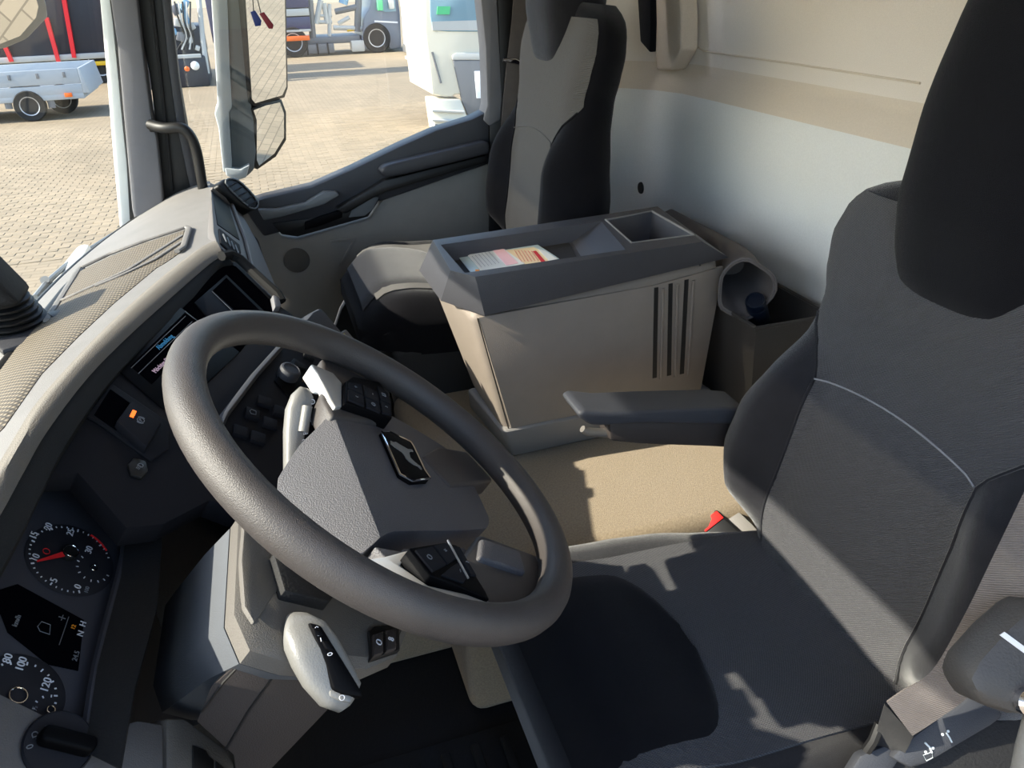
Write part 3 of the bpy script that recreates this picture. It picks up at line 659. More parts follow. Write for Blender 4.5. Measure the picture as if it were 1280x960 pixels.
# small clock-like dial in the rev counter and its twin in the speedometer
def small_dial(cx, cy, r, a_from, a_to, par, n=9):
    u_, v_ = PA.loc(cx, cy)
    for k in range(n): tick((u_, v_), r * .85, r, a_from + (a_to - a_from) * k / (n - 1), .0011, 'print_white', 'small_tick', par)
    o = PA.p(u_, v_, .004); q = MB(); q.tube([o + (PA.r * math.cos(k * .3927) + PA.u * math.sin(k * .3927)) * .0036 for k in range(16)], .0007, n=6, closed=True); q.build('small_hub', 'chrome', par)
    return (u_, v_)
small_dial(115, 712, .019, 1.0, 4.6, d1_)
u_, v_ = PA.loc(107, 739); text('100', PA, u_, v_, .006, 0, 'print_grey', 'numeral', d1_, off=.0026)
G2 = PA.loc(23, 869); q_ = PA.loc(64, 852); gr2 = math.hypot(q_[0] - G2[0], q_[1] - G2[1]) * 1.02
d2_ = MB(); d2_.lathe([(0, 0), (gr2 * 1.22, 0), (gr2 * 1.24, .0012), (gr2 * 1.2, .002), (0, .002)], PA.p(*G2, 0), PA.n, 48); d2_ = d2_.build('speedometer', 'dial_black', ic)
aS = ang(G2, 7, 815); aE = ang(G2, 70, 862)
for k in range(-8, 10):
    a = aS + (aE - aS) * k / 7
    tick(G2, gr2 * (.9 if k % 2 == 0 else .94), gr2, a, .0014, 'print_white', 'tick', d2_)
for body, x, y in (('80', 8, 825), ('100', 25, 832), ('120', 56, 858), ('60', -12, 835)):
    u_, v_ = PA.loc(x, y); text(body, PA, u_, v_, .0105, 0, 'print_white', 'numeral', d2_, off=.0026)
b = MB(); c0 = PA.at(23, 869, .004); b.tube([c0 + (PA.r * math.cos(k * .2618) + PA.u * math.sin(k * .2618)) * .0078 for k in range(24)], .0008, n=6, closed=True); b.build('hub_ring', 'chrome', d2_)
small_dial(61, 890, .016, .2, 3.3, d2_, 7)
u_, v_ = PA.loc(42, 887); text('\u00bd', PA, u_, v_, .006, 0, 'print_grey', 'numeral', d2_, off=.0026)
# display between the dials
dp = plate(PA, [(-10, 740), (22, 730), (105, 775), (98, 838), (60, 830), (10, 790)], .0, .0012, 'screen_black', 'centre_display', ic, bev=0)
for body, x, y, s_, m_ in (('km/h', 20, 777, .007, 'print_grey'), ('N', 100, 793, .009, 'print_white'), ('H', 103, 781, .009, 'print_white'), ('24.5', 94, 821, .007, 'print_grey'), ('12', 91, 785, .006, 'orange'), ('-|-', 76, 773, .008, 'print_grey')):
    u_, v_ = PA.loc(x, y); text(body, PA, u_, v_, s_, 0, m_, 'readout', dp, off=.0016)
b = MB(); b.tube([PA.at(x, y, .002) for x, y in ((47, 783), (52, 777), (63, 781), (62, 793), (50, 789))], .0005, n=4, closed=True); b.build('truck_symbol', 'print_grey', dp)
b = MB(); b.tube([PA.at(86, 771, .002), PA.at(74, 806, .002)], .0004, n=4); b.build('divider_line', 'print_grey', dp)

# light switch below the cluster
lp = empty('light_switch', PA.at(75, 935), 'round grey light switch knob with lamp symbols', 'switch')
PLs = Plane(PA.at(75, 932, .012), (.62, -.28, .73))
plate(PLs, [(-60, 850), (0, 866), (55, 893), (108, 930), (150, 908), (172, 900), (205, 905), (205, 1000), (-60, 1000)], -.03, 0, 'panel_grey', 'surround', lp, bev=.003)
O = PLs.at(72, 932, 0)
b = MB(); b.lathe([(0, 0), (.030, 0), (.0305, .003), (.029, .005), (.0285, .004), (0, .004)], O, PLs.n, 40); b.build('dial_ring', 'gloss_black' if 0 else 'dial_black', lp)
dg = (PLs.at(112, 945) - PLs.at(52, 930)).normalized(); sg = PLs.n.cross(dg)
b = MB(); b.prism([O + dg * a + sg * e + PLs.n * .004 for a, e in ((-.018, -.008), (.026, -.008), (.029, 0), (.026, .008), (-.018, .008), (-.022, 0))], PLs.n * .016, bev=.004, seg=3); b.build('grip', 'gloss_black', lp, ang=60)
for body, x, y in (('0', 35, 936), ('\u00b7D', 42, 922), ('\u2261D', 58, 916), ('*', 107, 938)):
    u_, v_ = PLs.loc(x, y); text(body, PLs, u_, v_, .008, .6, 'print_grey', 'lamp_symbol', lp, off=.0048)
# frame with pockets at the lower left
ps = empty('switch_frame', on(240, 940, X=-.2), 'grey plastic frame with black pockets below the steering column', 'panel')
PF = Plane(on(240, 930, X=-.17), (.75, -.5, .43))
plate(PF, [(208, 898), (232, 898), (286, 938), (294, 955), (294, 1000), (208, 1000)], -.03, 0, 'column_grey', 'frame', ps, bev=.004)
plate(PF, [(241, 931), (258, 938), (262, 945), (268, 950), (268, 990), (241, 975)], .0, .002, 'seal_black', 'pocket', ps, bev=.001)
plate(PF, [(270, 951), (284, 962), (284, 990), (270, 985)], .0, .002, 'seal_black', 'pocket', ps, bev=.001)

# ------------------------------------------------------------------ camera-like black device at the windscreen
dv_ = empty('dash_device', on_top(20, 425), 'black dashboard device on a ribbed rubber foot by the windscreen', 'device')
D0 = on_top(40, 412, .0)
for k in range(7):
    b = MB(); rr = .060 - .0035 * abs(k - 2); b.lathe([(rr - .006, 0), (rr, .003), (rr, .006), (rr - .006, .009)], D0 + V((-.035, .005, .004 + k * .0085)), (.15, -.05, 1), 28); b.build('rubber_ring', 'seal_black', dv_)
b = MB(); b.hexa([D0 + V(p) for p in ((-.14, -.06, .06), (.012, -.05, .055), (.012, .045, .055), (-.14, .06, .06), (-.15, -.06, .18), (-.035, -.05, .155), (-.035, .04, .155), (-.15, .06, .18))], bev=.014, seg=3); b.build('housing', 'rubber_black', dv_, ang=60)
b = MB(); b.box(D0 + V((.0, -.03, .006)), (.10, .11, .012), rot=Matrix.Rotation(.5, 3, 'Z'), bev=.004); b.build('base_plate', 'door_dark', dv_)
b = MB(); b.box(D0 + V((.042, .0, .012)), (.02, .035, .022), rot=Matrix.Rotation(.5, 3, 'Z'), bev=.004); b.build('clip', 'seal_black', dv_)

# ------------------------------------------------------------------ steering wheel
c_ = V((.0735, .7032, 1.9455)); PW = Plane(c_, (math.sin(.676), -.064, math.cos(.676)))
sw = empty('steering_wheel', c_ - PW.n * .1, 'black leather steering wheel with three spokes and a badge on the hub', 'steering wheel')
RAD = .225
b = MB(); rings = []
for k in range(96):
    a = 2 * math.pi * k / 96; d = PW.r * math.cos(a) + PW.u * math.sin(a); o = c_ + d * RAD; ring = []
    for j in range(16):
        q = 2 * math.pi * j / 16; rr = .019
        ring.append(o + d * math.cos(q) * rr * .96 + PW.n * math.sin(q) * rr * 1.08)
    rings.append(ring)
b.loft(rings, loop=True); b.build('rim', 'wheel_leather', sw, ang=80)
def wp(pts, off): return [PW.p(a, e, off) for a, e in pts]
# hub cover: stacked outlines give a domed cushion
HB = -.020
def ridge(p): return p[1] - (.034 + .17 * p[0])
def hz(p):
    d = ridge(p); return HB - (.9 * d if d > 0 else .06 * -d)
def hub_at(x, y):
    """point of the hub surface seen at a picture position, in wheel coordinates"""
    q = PW.loc(x, y, HB)
    for _ in range(30):
        o = PW.loc(x, y, hz(q)); q = (q[0] * .5 + o[0] * .5, q[1] * .5 + o[1] * .5)
    return q
hubo = [hub_at(x, y) for x, y in ((430, 503), (462, 507), (500, 525), (556, 559), (583, 588), (611, 646), (608, 660), (575, 663), (492, 664), (455, 690), (415, 690), (350, 625), (348, 597), (375, 556), (400, 531))]
hubc = (-.012, -.012)
HC = [p.xy for p in catmull([V((a, e, 0)) for a, e in hubo], 4, closed=True)]
HL = [V((a, e)).lerp(V((c, d)), t / 4) for (a, e), (c, d) in zip(hubo, hubo[1:] + hubo[:1]) for t in range(4)]
H = [a.lerp(c, .45) for a, c in zip(HL, HC)]
def hring(s, off): return [PW.p(hubc[0] + (p.x - hubc[0]) * s, hubc[1] + (p.y - hubc[1]) * s, off) for p in H]
# the cover has a ridge: one facet slopes to the windscreen, the other faces the driver
HP = []
for p, q in zip(H, H[1:] + H[:1]):
    HP.append((p, ridge(p)))
    if ridge(p) * ridge(q) < 0:
        t = ridge(p) / (ridge(p) - ridge(q)); HP.append((p.lerp(q, t), 0.0))
t_ = bmesh.new(); tv = [t_.verts.new(PW.p(p.x, p.y, hz(p))) for p, d in HP]; bv = [t_.verts.new(PW.p(p.x * .98, p.y * .98, -.075)) for p, d in HP]
t_.faces.new([v for v, (p, d) in zip(tv, HP) if d >= 0]); k0 = next(i for i, (p, d) in enumerate(HP) if d == 0)
rr2 = tv[k0:] + tv[:k0]; dd = [d for p, d in HP]; dd = dd[k0:] + dd[:k0]
t_.faces.new([v for v, d in zip(rr2, dd) if d <= 0]); t_.faces.new(bv)
for i in range(len(tv)): t_.faces.new((tv[i], tv[(i + 1) % len(tv)], bv[(i + 1) % len(tv)], bv[i]))
bmesh.ops.recalc_face_normals(t_, faces=t_.faces)
es = [e for e in t_.edges if e.calc_face_angle(0) > .6]
bmesh.ops.bevel(t_, geom=es, offset=.009, segments=4, profile=.5, affect='EDGES', clamp_overlap=True)
es = [e for e in t_.edges if .3 < e.calc_face_angle(0) < .6 and e.calc_length() > .1]
bmesh.ops.bevel(t_, geom=es, offset=.008, segments=3, profile=.5, affect='EDGES', clamp_overlap=True)
b = MB(); b.bm.free(); b.bm = t_; b.build('hub_cover', 'hub_vinyl', sw, ang=50)
b = MB(); b.loft([hring(.55, -.12), hring(.6, -.06)]); b.build('hub_back', 'rubber_black', sw)
def spoke(pts, z0, z1, m, name, bev=.005):
    if pts[0][0] > .06 and pts[0][1] > 0: z0 -= .005; z1 -= .005
    q = MB(); q.prism(wp(pts, z1), -PW.n * (z1 - z0), bev=bev, seg=3); return q.build(name, m, sw, ang=60)
spoke([(.07, .052), (.105, .062), (.165, .058), (.213, .055), (.219, -.02), (.213, -.05), (.165, -.040), (.112, -.020)], -.045, -.012, 'wheel_leather', 'spoke')
spoke([(-.125, .010), (-.150, .020), (-.170, .0), (-.176, -.06), (-.155, -.088), (-.12, -.070), (-.10, -.01)], -.065, -.040, 'wheel_leather', 'spoke')
spoke([(.092, -.080), (.050, -.115), (.118, -.205), (.165, -.172), (.140, -.118)], -.055, -.026, 'wheel_leather', 'spoke')
spoke([(-.115, -.075), (-.05, -.120), (-.045, -.205), (-.085, -.205), (-.135, -.172), (-.165, -.125), (-.165, -.095)], -.045, -.013, 'wheel_leather', 'spoke')
spoke([(-.105, -.098), (-.068, -.112), (-.062, -.17), (-.10, -.165)], -.03, -.006, 'hub_vinyl', 'spoke_pad', bev=.004)
# silver spoke plates
spoke([(.085, .050), (.1, .056), (.15, .068), (.168, .076), (.172, .045), (.155, .034), (.096, .040)], -.03, -.007, 'silver_trim', 'spoke_plate', .002)
q = MB(); q.prism([PW.p(a, e, -.005 - .42 * max(0, e + .03)) for a, e in ((-.128, -.012), (-.138, .012), (-.144, .036), (-.160, .046), (-.176, .030), (-.188, .0), (-.190, -.045), (-.178, -.088), (-.170, -.088), (-.176, -.02), (-.150, .0))], -PW.n * .02, bev=.0015); q.build('spoke_plate', 'silver_trim', sw)
spoke([(-.112, -.015), (-.118, -.012), (-.126, .02), (-.148, .0), (-.120, -.062), (-.085, -.115), (-.07, -.10)], -.05, -.024, 'hub_vinyl', 'spoke_plate', .002)
# control pads
def pad(pts, buttons, icons):
    pd = spoke(pts, -.02, -.001, 'gloss_black', 'control_pad', .002)
    for bt in buttons:
        q = MB(); q.prism(wp(bt, .0015 if pts[0][0] < 0 else -.0035), -PW.n * .004, bev=.001); q.build('button', 'face_black', pd)
    for body, a, e in icons: text(body, PW, a, e, .008, 0, 'print_grey', 'button_symbol', pd, off=.0022 if a < 0 else -.0028)
    return pd
pad([(.096, .040), (.150, .034), (.176, .02), (.198, -.022), (.165, -.036), (.112, -.028)],
    [[(.102, .036), (.13, .033), (.13, .012), (.104, .014)], [(.133, .033), (.148, .031), (.16, .012), (.133, .012)], [(.105, .011), (.128, .010), (.128, -.01), (.108, -.009)], [(.131, .010), (.16, .009), (.158, -.012), (.131, -.011)], [(.110, -.012), (.14, -.013), (.14, -.028), (.114, -.025)], [(.143, -.014), (.178, -.014), (.172, -.03), (.143, -.029)]],
    [('\u2039', .117, .024), ('+', .142, .022), ('\u2013', .145, -.002), ('\u25cb', .118, .0), ('\u203a', .128, -.019), ('\u25a1', .158, -.021)])
pad([(-.143, .0), (-.112, -.048), (-.108, -.065), (-.165, -.084), (-.176, -.086), (-.172, -.045), (-.172, -.018)],
    [[(-.146, -.005), (-.13, -.028), (-.150, -.040), (-.168, -.02)], [(-.128, -.03), (-.115, -.049), (-.132, -.058), (-.148, -.042)], [(-.118, -.055), (-.113, -.065), (-.150, -.076), (-.152, -.068)], [(-.152, -.044), (-.136, -.060), (-.152, -.066), (-.168, -.055), (-.168, -.03)]],
    [('\u25cb', -.150, -.02), ('+', -.130, -.043), ('\u2013', -.153, -.054), ('\u203a', -.135, -.067)])
b = MB(); b.tube(wp([(-.112, -.05), (-.16, -.062)], .002), .0012, n=6); b.build('pad_strip', 'silver_trim', sw)
# badge: chrome frame, black field, leaping lion
bd = [(.052, .004), (.061, -.006), (.062, -.042), (.045, -.053), (.0, -.056), (-.012, -.052), (-.033, -.026), (-.028, -.012), (-.012, -.002)]
bd = [PW.loc(x, y, HB) for x, y in ((475.5, 541), (486, 541.5), (512, 554), (516, 560), (530, 590), (536.5, 599.5), (514, 602.5), (499, 594.5)) ]
q = MB(); q.prism(wp(bd, HB + .002), -PW.n * .012, bev=.001); bdg = q.build('badge', 'gloss_black', sw)
q = MB(); q.tube(wp(bd, HB + .002), .0016, n=6, closed=True); q.build('badge_frame', 'chrome', bdg)
lion = [(486.5, 553), (487, 557), (492, 561), (498, 565), (501, 567), (504, 571), (506, 575), (510, 579), (516, 583), (521, 585), (525, 589), (526, 588.5), (523.5, 584.5), (521, 583), (515, 578), (511.5, 574.5), (510, 569), (511, 566.5), (515, 566.5), (513.5, 564), (508, 563.5), (502, 560), (496, 556.5), (493, 554.5), (490, 555)]
q = MB(); q.prism([PW.p(*PW.loc(x, y, HB), HB + .003) for x, y in lion], -PW.n * .001); q.build('lion_emblem', 'stalk_grey', bdg)

# ------------------------------------------------------------------ steering column
sc = empty('steering_column', (-.12, .7, 1.6), 'grey plastic steering column shroud below the wheel', 'steering column')
off0 = -.095
front = [(302, 640), (345, 615), (430, 560), (520, 620), (560, 700), (512, 785), (500, 815), (462, 831), (365, 822), (317, 807), (297, 762)]
F0 = [PW.p(*PW.loc(x, y), 0) for x, y in front]
def colring(off, s): 
    ce = PW.at(420, 710, off); return [ce + (PW.at(x, y, off) - ce) * s for x, y in front]
r0 = colring(off0, 1.0)
b = MB(); b.loft([colring(off0, .93), [p - PW.n * .006 for p in colring(off0, 1.0)], [p - PW.n * .02 for p in r0], [p - PW.n * .022 for p in r0]]); b.build('upper_shroud', 'column_grey', sc, ang=35)
ce = sum(r0, V()) / len(r0)
cax = on(198, 895, X=-.215) - r0[9]
b = MB(); b.loft([[p - PW.n * .02 + cax * .02 for p in r0], [ce + (p - ce) * 1.0 + cax * .4 for p in r0], [ce + (p - ce) * .98 + cax * .8 for p in r0], [ce + (p - ce) * .96 + cax * 1.0 for p in r0]]); b.build('lower_shroud', 'column_side', sc, ang=35)
def cplate(pts, o0, o1, m, name, bev=.002):
    q = MB(); q.prism([PW.at(x, y, off0 + o1) for x, y in pts], -PW.n * (o1 - o0), bev=bev); return q.build(name, m, sc)
cplate([(306, 650), (336, 684), (351, 732), (318, 778), (306, 757), (302, 700)], -.005, .003, 'column_grey', 'side_cover')
cplate([(342, 690), (372, 700), (420, 742), (412, 752), (356, 738)], -.01, .012, 'rubber_black', 'boot')
# rocker switches in the shroud
rk = cplate([(461, 788), (468, 782), (500, 780), (501, 812), (464, 824)], -.004, .003, 'seal_black', 'switch_bezel')
for pts, sy, (x, y) in (([(467, 792), (480, 788), (480, 815), (468, 819)], 'O', (474, 803)), ([(483, 787), (496, 784), (496, 810), (483, 814)], '8', (489, 799))):
    q = MB(); q.prism([PW.at(px, py, off0 + .007) for px, py in pts], -PW.n * .008, bev=.0015); q.build('rocker', 'lower_brown', rk)
    a, e = PW.loc(x, y); P2 = Plane(PW.at(x, y, off0 + .0075), PW.n); text(sy, P2, 0, 0, .009, 0, 'print_white', 'rocker_symbol', rk, off=.0003)
# lower column cover (brown), down to the floor
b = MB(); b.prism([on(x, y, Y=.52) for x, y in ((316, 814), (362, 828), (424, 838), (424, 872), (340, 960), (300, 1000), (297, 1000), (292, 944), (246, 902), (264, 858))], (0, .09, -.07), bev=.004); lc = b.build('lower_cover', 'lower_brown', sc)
for pa_ in (((314, 816), (280, 852), (252, 890)), ((346, 840), (310, 890), (283, 936))):
    b = MB(); b.tube([on(x, y, Y=.5195) for x, y in pa_], .0012, n=5); b.build('cover_seam', 'seal_black', lc)

# stalks
def stalk(name, label, path, w, tk, nrm, symbols, parts):
    """flat, rounded lever given by a centre path and half widths"""
    e = empty(name, path[0], label, 'lever'); path = [V(p) for p in path]; nrm = V(nrm).normalized(); rings = []
    for i, p in enumerate(path):
        a = path[max(0, i - 1)]; c = path[min(len(path) - 1, i + 1)]; t = (c - a).normalized(); s = t.cross(nrm).normalized(); n2 = s.cross(t)
        rings.append([p + s * w[i] * (1 if math.cos(q) >= 0 else -1) * abs(math.cos(q)) ** .6 + n2 * tk[i] * (1 if math.sin(q) >= 0 else -1) * abs(math.sin(q)) ** .6 for q in [2 * math.pi * k / 20 for k in range(20)]])
    b = MB(); b.loft(rings); b.build('lever', 'stalk_grey', e, ang=60); return e, path, nrm
PSL = Plane(PW.at(410, 825, -.085), (-CAM + PW.at(410, 825, -.085)) * -1 + V((.25, 0, .1)), right=(0, 1, 0))
def sp(x, y, o=0): return PSL.at(x, y, o)
e, pth, nr = stalk('indicator_stalk', 'grey indicator stalk with black buttons below the wheel', [sp(372, 782, -.03), sp(382, 796), sp(393, 815), sp(406, 838), (sp(422, 860)), sp(437, 872), sp(441, 875)], [.012, .019, .021, .021, .019, .014, .006], [.012, .014, .014, .013, .012, .010, .004], PSL.n, [], [])
def sl(pts, o0, o1, m, name, par, pl, bev=.001):
    q = MB(); q.prism([pl.at(x, y, o1) for x, y in pts], -pl.n * (o1 - o0), bev=bev); return q.build(name, m, par)
blk = sl([(386, 777), (402, 781), (430, 826), (452, 862), (455, 872), (428, 868), (416, 862), (408, 830)], .0, .0155, 'gloss_black', 'button_strip', e, PSL, .003)
for x, y, s_ in ((400, 796, '\u2013 0'), (412, 814, '0 \u2013'), (428, 872, '\u25cb'), (395, 784, '\u203a')):
    a, e2 = PSL.loc(x, y, .0165); text(s_, PSL, a, e2, .006, .3, 'print_white', 'symbol', e, off=.0165)
for pts in ([(391, 784), (400, 786), (405, 795), (395, 794)], [(402, 800), (412, 802), (420, 815), (408, 812)]):
    sl(pts, .014, .018, 'gloss_black', 'thumb_wheel', e, PSL, .0015)
sl([(412, 861), (428, 864), (440, 868), (440, 879), (426, 876), (412, 870)], .0, .013, 'stalk_grey', 'end_button', e, PSL, .002)
PSR = Plane(PW.at(380, 525, -.055), CAM - PW.at(380, 525, -.055) + V((.3, 0, .1)))
b2, pth, nr = stalk('gear_stalk', 'grey and black gear selector stalk behind the wheel hub', [PSR.at(x, y) for x, y in ((366, 590), (367, 565), (368, 540), (371, 515), (378, 500), (384, 492), (387, 489))], [.010, .011, .012, .013, .014, .012, .004], [.010, .011, .012, .012, .012, .010, .004], PSR.n, [], [])
sl([(374, 498), (384, 489), (401, 493), (408, 506), (398, 535), (388, 560), (372, 590), (366, 572), (376, 520)], -.006, .010, 'gloss_black', 'button_strip', b2, PSR, .003)
q = MB(); q.tube([PSR.at(384, 508, .013), PSR.at(379, 540, .013)], .006, n=12); q.build('thumb_wheel', 'stalk_grey', b2)
for s_, x, y in (('\u25cb', 391, 502), ('\u2013o', 389, 527), ('R', 382, 541), ('D', 380, 552)):
    a, e2 = PSR.loc(x, y, .0105); text(s_, PSR, a, e2, .008, .5, 'print_white', 'symbol', b2, off=.0105)
# pedals deep in the footwell
pdl = empty('brake_pedal', on(545, 905, Z=1.25), 'black rubber brake pedal in the dark footwell', 'pedal')
b = MB(); b.box(V((-.10, .66, 1.26)), (.03, .10, .09), rot=Matrix.Rotation(-.7, 3, 'Y'), bev=.008); b.build('pad', 'rubber_black', pdl)
b = MB(); b.tube([V((-.11, .66, 1.27)), V((-.18, .66, 1.36)), V((-.255, .66, 1.48))], .012); b.build('arm', 'seal_black', pdl)
# ================================================================== SEATS
HW = [(-.06, .16), (0, .205), (.06, .285), (.13, .318), (.20, .308), (.28, .27), (.36, .240), (.42, .238), (.46, .255), (.51, .268), (.555, .258), (.585, .232), (.61, .16)]
CP = [(-.02, .155), (.10, .160), (.22, .156), (.31, .150), (.345, .172), (.39, .218), (.415, .238), (.43, .239), (.46, .255), (.51, .268), (.555, .258), (.585, .232)]
HH = [(.455, .035), (.465, .085), (.49, .112), (.54, .132), (.60, .143), (.70, .148), (.80, .140), (.88, .130), (.95, .105), (.985, .06)]
def make_seat(name, label, O, recline, mats, driver):
    """O = where cushion and backrest meet on the seat's centre line"""
    wsc = 1.0 if driver else .92
    O = V(O); e = empty(name, (O.x - .2, O.y, FLOOR), label, 'seat')
    vd = V((math.sin(recline), 0, math.cos(recline))); nd = V((-math.cos(recline), 0, math.sin(recline))); Yx = V((0, 1, 0))
    def P(u, v, w): return O + Yx * u * wsc + vd * v + nd * w
    def wf(u, v):
        h = interp(HW, v); c = min(interp(CP, v), h - .01); x = min(1.0, abs(u) / h)
        base = (.055 - .02 * smooth01((v - .45) / .2)) * (1 - x ** 6) ** .5
        bol = (.066 * smooth01(v / .08) * (1 - smooth01((v - .24) / .16))) * smooth01((abs(u) - c + .03) / (max(.02, (h - c)) * .55 + .03)) * (1 - x ** 5) ** .5
        return base + bol
    def ring(v):
        h = interp(HW, v); n = 28; fr = []
        for k in range(n + 1):
            u = h * math.sin(math.pi / 2 * (-1 + 2 * k / n)); fr.append(P(u, v, wf(u, v)))
        bk = [P(h * math.sin(math.pi / 2 * (1 - 2 * k / 12)), v, -.075 * math.cos(math.pi / 2 * (1 - 2 * k / 12)) ** .5) for k in range(1, 12)]
        return fr + bk
    vsamp = [-.05 + .66 * k / 44 for k in range(45)]
    b = MB(); b.loft([ring(v) for v in vsamp]); b.build('backrest', mats['bolster'], e, ang=70)
    b = MB(); rows = []
    for v in [-.02 + .60 * k / 44 for k in range(45)]:
        c = interp(CP, v); h = interp(HW, v); c = min(c, h * .95); n = 20
        row = []
        for k in range(n + 1):
            u = c * (-1 + 2 * k / n); ed = .005 * (1 - abs(-1 + 2 * k / n) ** 12) + .0008; row.append(P(u, v, wf(u, v) + ed))
        rows.append(row)
    b.sheet(rows, -.003); b.build('back_panel', mats['centre'], e, ang=70)
    # curved seam across the backrest and piping along its sides
    b = MB(); b.tube([P(u, .305 + .02 * (1 - (u / .155) ** 2), wf(u, .315) + .0065) for u in [-.148 + .296 * k / 16 for k in range(17)]], .0014, n=6); b.build('seam', mats['seam'], e)
    for s in (-1, 1):
        b = MB(); b.tube([P(s * min(interp(CP, v), interp(HW, v) * .97), v, wf(min(interp(CP, v), interp(HW, v) * .97), v) + .001) for v in [-.01 + .4 * k / 24 for k in range(25)]], .0028, n=6); b.build('piping', mats['bolster'], e)
    # headrest
    def hring(v):
        h = interp(HH, v); n = 20; th = interp([(.455, .045), (.5, .07), (.6, .095), (.75, .105), (.88, .10), (.95, .08), (.985, .05)], v); fr = []
        for k in range(n + 1):
            u = h * math.sin(math.pi / 2 * (-1 + 2 * k / n)); x = abs(u) / h; fr.append(P(u, v, th * (1 - x ** 3.5) ** .45 - .0))
        bk = [P(h * math.sin(math.pi / 2 * (1 - 2 * k / 10)), v, -.05 * math.cos(math.pi / 2 * (1 - 2 * k / 10)) ** .5) for k in range(1, 10)]
        return fr + bk
    b = MB(); b.loft([hring(.455 + .53 * k / 30) for k in range(31)]); b.build('headrest', mats['head'], e, ang=70)
    # cushion
    D = .525; fdv = V((-1, 0, .035)).normalized(); ud = V((.035, 0, 1)).normalized()
    def Q(x, u, h): return O + fdv * x + Yx * u * wsc + ud * h
    CW = [(-.04, .205), (.03, .232), (.12, .250), (.22, .266), (.3, .275), (.42, .265), (.49, .24), (.52, .20)]
    def top(x, u):
        h = interp(CW, x); r = min(1.0, abs(u) / h)
        z = .020 * smooth01((abs(u) - .17) / .07) * smooth01((x - .02) / .22) * (1 - smooth01((x - .38) / .12)) + .012 * smooth01((x - .30) / .1)
        z *= (1 - r ** 8) ** .5
        z -= .055 * (1 - (1 - r ** 7) ** .5)
        z -= .065 * smooth01((x - .42) / .11) ** 1.6
        return z
    def cring(x):
        h = interp(CW, x); n = 28
        fr = [Q(x, h * math.sin(math.pi / 2 * (-1 + 2 * k / n)), top(x, h * math.sin(math.pi / 2 * (-1 + 2 * k / n)))) for k in range(n + 1)]
        bt = -.13 + .02 * smooth01((x - .4) / .12)
        bk = [Q(x, h * .97, -.07), Q(x, h * .95, bt), Q(x, 0, bt), Q(x, -h * .95, bt), Q(x, -h * .97, -.07)]
        return fr + bk
    b = MB(); b.loft([cring(-.04 + .56 * k / 34) for k in range(35)]); b.build('cushion', mats['bolster'], e, ang=70)
    def patch(x0, x1, half, m, nm, lift=.004):
        rows = []
        for i in range(25):
            x = x0 + (x1 - x0) * i / 24; hw = half(x); rows.append([Q(x, hw * (-1 + 2 * k / 18), top(x, hw * (-1 + 2 * k / 18)) + lift * (1 - abs(-1 + 2 * k / 18) ** 10)) for k in range(19)])
        q = MB(); q.sheet(rows, -.004); return q.build(nm, m, e, ang=70)
    patch(0.0, .47, lambda x: .195 - .01 * smooth01((x - .3) / .2), mats['centre'], 'cushion_panel')
    fp = patch(.28, .50, lambda x: .165 * (1 - (max(0, (.345 - x) / .066)) ** 2.4) ** .5 if x < .345 else .165, mats['patch'], 'front_patch', .009)
    b = MB(); b.tube([Q(.175, u, top(.175, u) + .0045) for u in [-.18 + .36 * k / 12 for k in range(13)]], .0013, n=5); b.build('seam', mats['centre'], e)
    # base below the cushion
    b = MB(); b.hexa([(O.x - .40, O.y - .20, FLOOR), (O.x - .02, O.y - .20, FLOOR), (O.x - .02, O.y + .20, FLOOR), (O.x - .40, O.y + .20, FLOOR), (O.x - .46, O.y - .235, O.z - .10), (O.x + .02, O.y - .235, O.z - .10), (O.x + .02, O.y + .235, O.z - .10), (O.x - .46, O.y + .235, O.z - .10)], bev=.012, seg=3); b.build('seat_base', 'rubber_black', e)
    return e, P, Q, top
dm = dict(bolster='velvet', centre='seat_fabric', head='velvet_black', patch='velvet_black', seam='print_grey')
pm = dict(bolster='velvet_black', centre='seat_fabric_light', head='velvet', patch='velvet', seam='seat_fabric_light')
DO = V((.740, .695, 1.535))
ds, DP, DQ, dtop = make_seat('driver_seat', 'dark grey driver seat with an armrest and integral headrest', DO, .20, dm, True)
po = V((.665, 1.855, 1.735))
psn, PP, PQ, ptop = make_seat('passenger_seat', 'grey and black passenger seat beside the far door', po, .13, pm, False)
# armrest on the far side of the driver seat
YA = 1.005
at_ = [(722, 518), (730, 513), (762, 516), (820, 513), (905, 510), (935, 512), (935, 531), (880, 531), (800, 530), (752, 533), (738, 532), (726, 524)]
ar = MB(); ar.prism([on(x, y, Y=YA - .03) for x, y in at_], (0, .075, .0), bev=.014, seg=4); ar = ar.build('armrest', 'seat_fabric', ds, ang=70)
ar.data.materials[0] = MAT['column_dark']
b = MB(); b.prism([on(x, y, Y=YA - .02) for x, y in ((762, 528), (900, 527), (940, 530), (940, 562), (885, 559), (800, 556), (763, 552))], (0, .05, 0), bev=.006); b.build('armrest_core', 'lower_brown', ar)
b = MB(); c0 = on(742, 541, Y=YA); b.tube([on(728, 536, Y=YA), on(735, 540, Y=YA), on(762, 542, Y=YA)], [.006, .008, .008], n=12); b.build('height_knob', 'column_grey', ar)
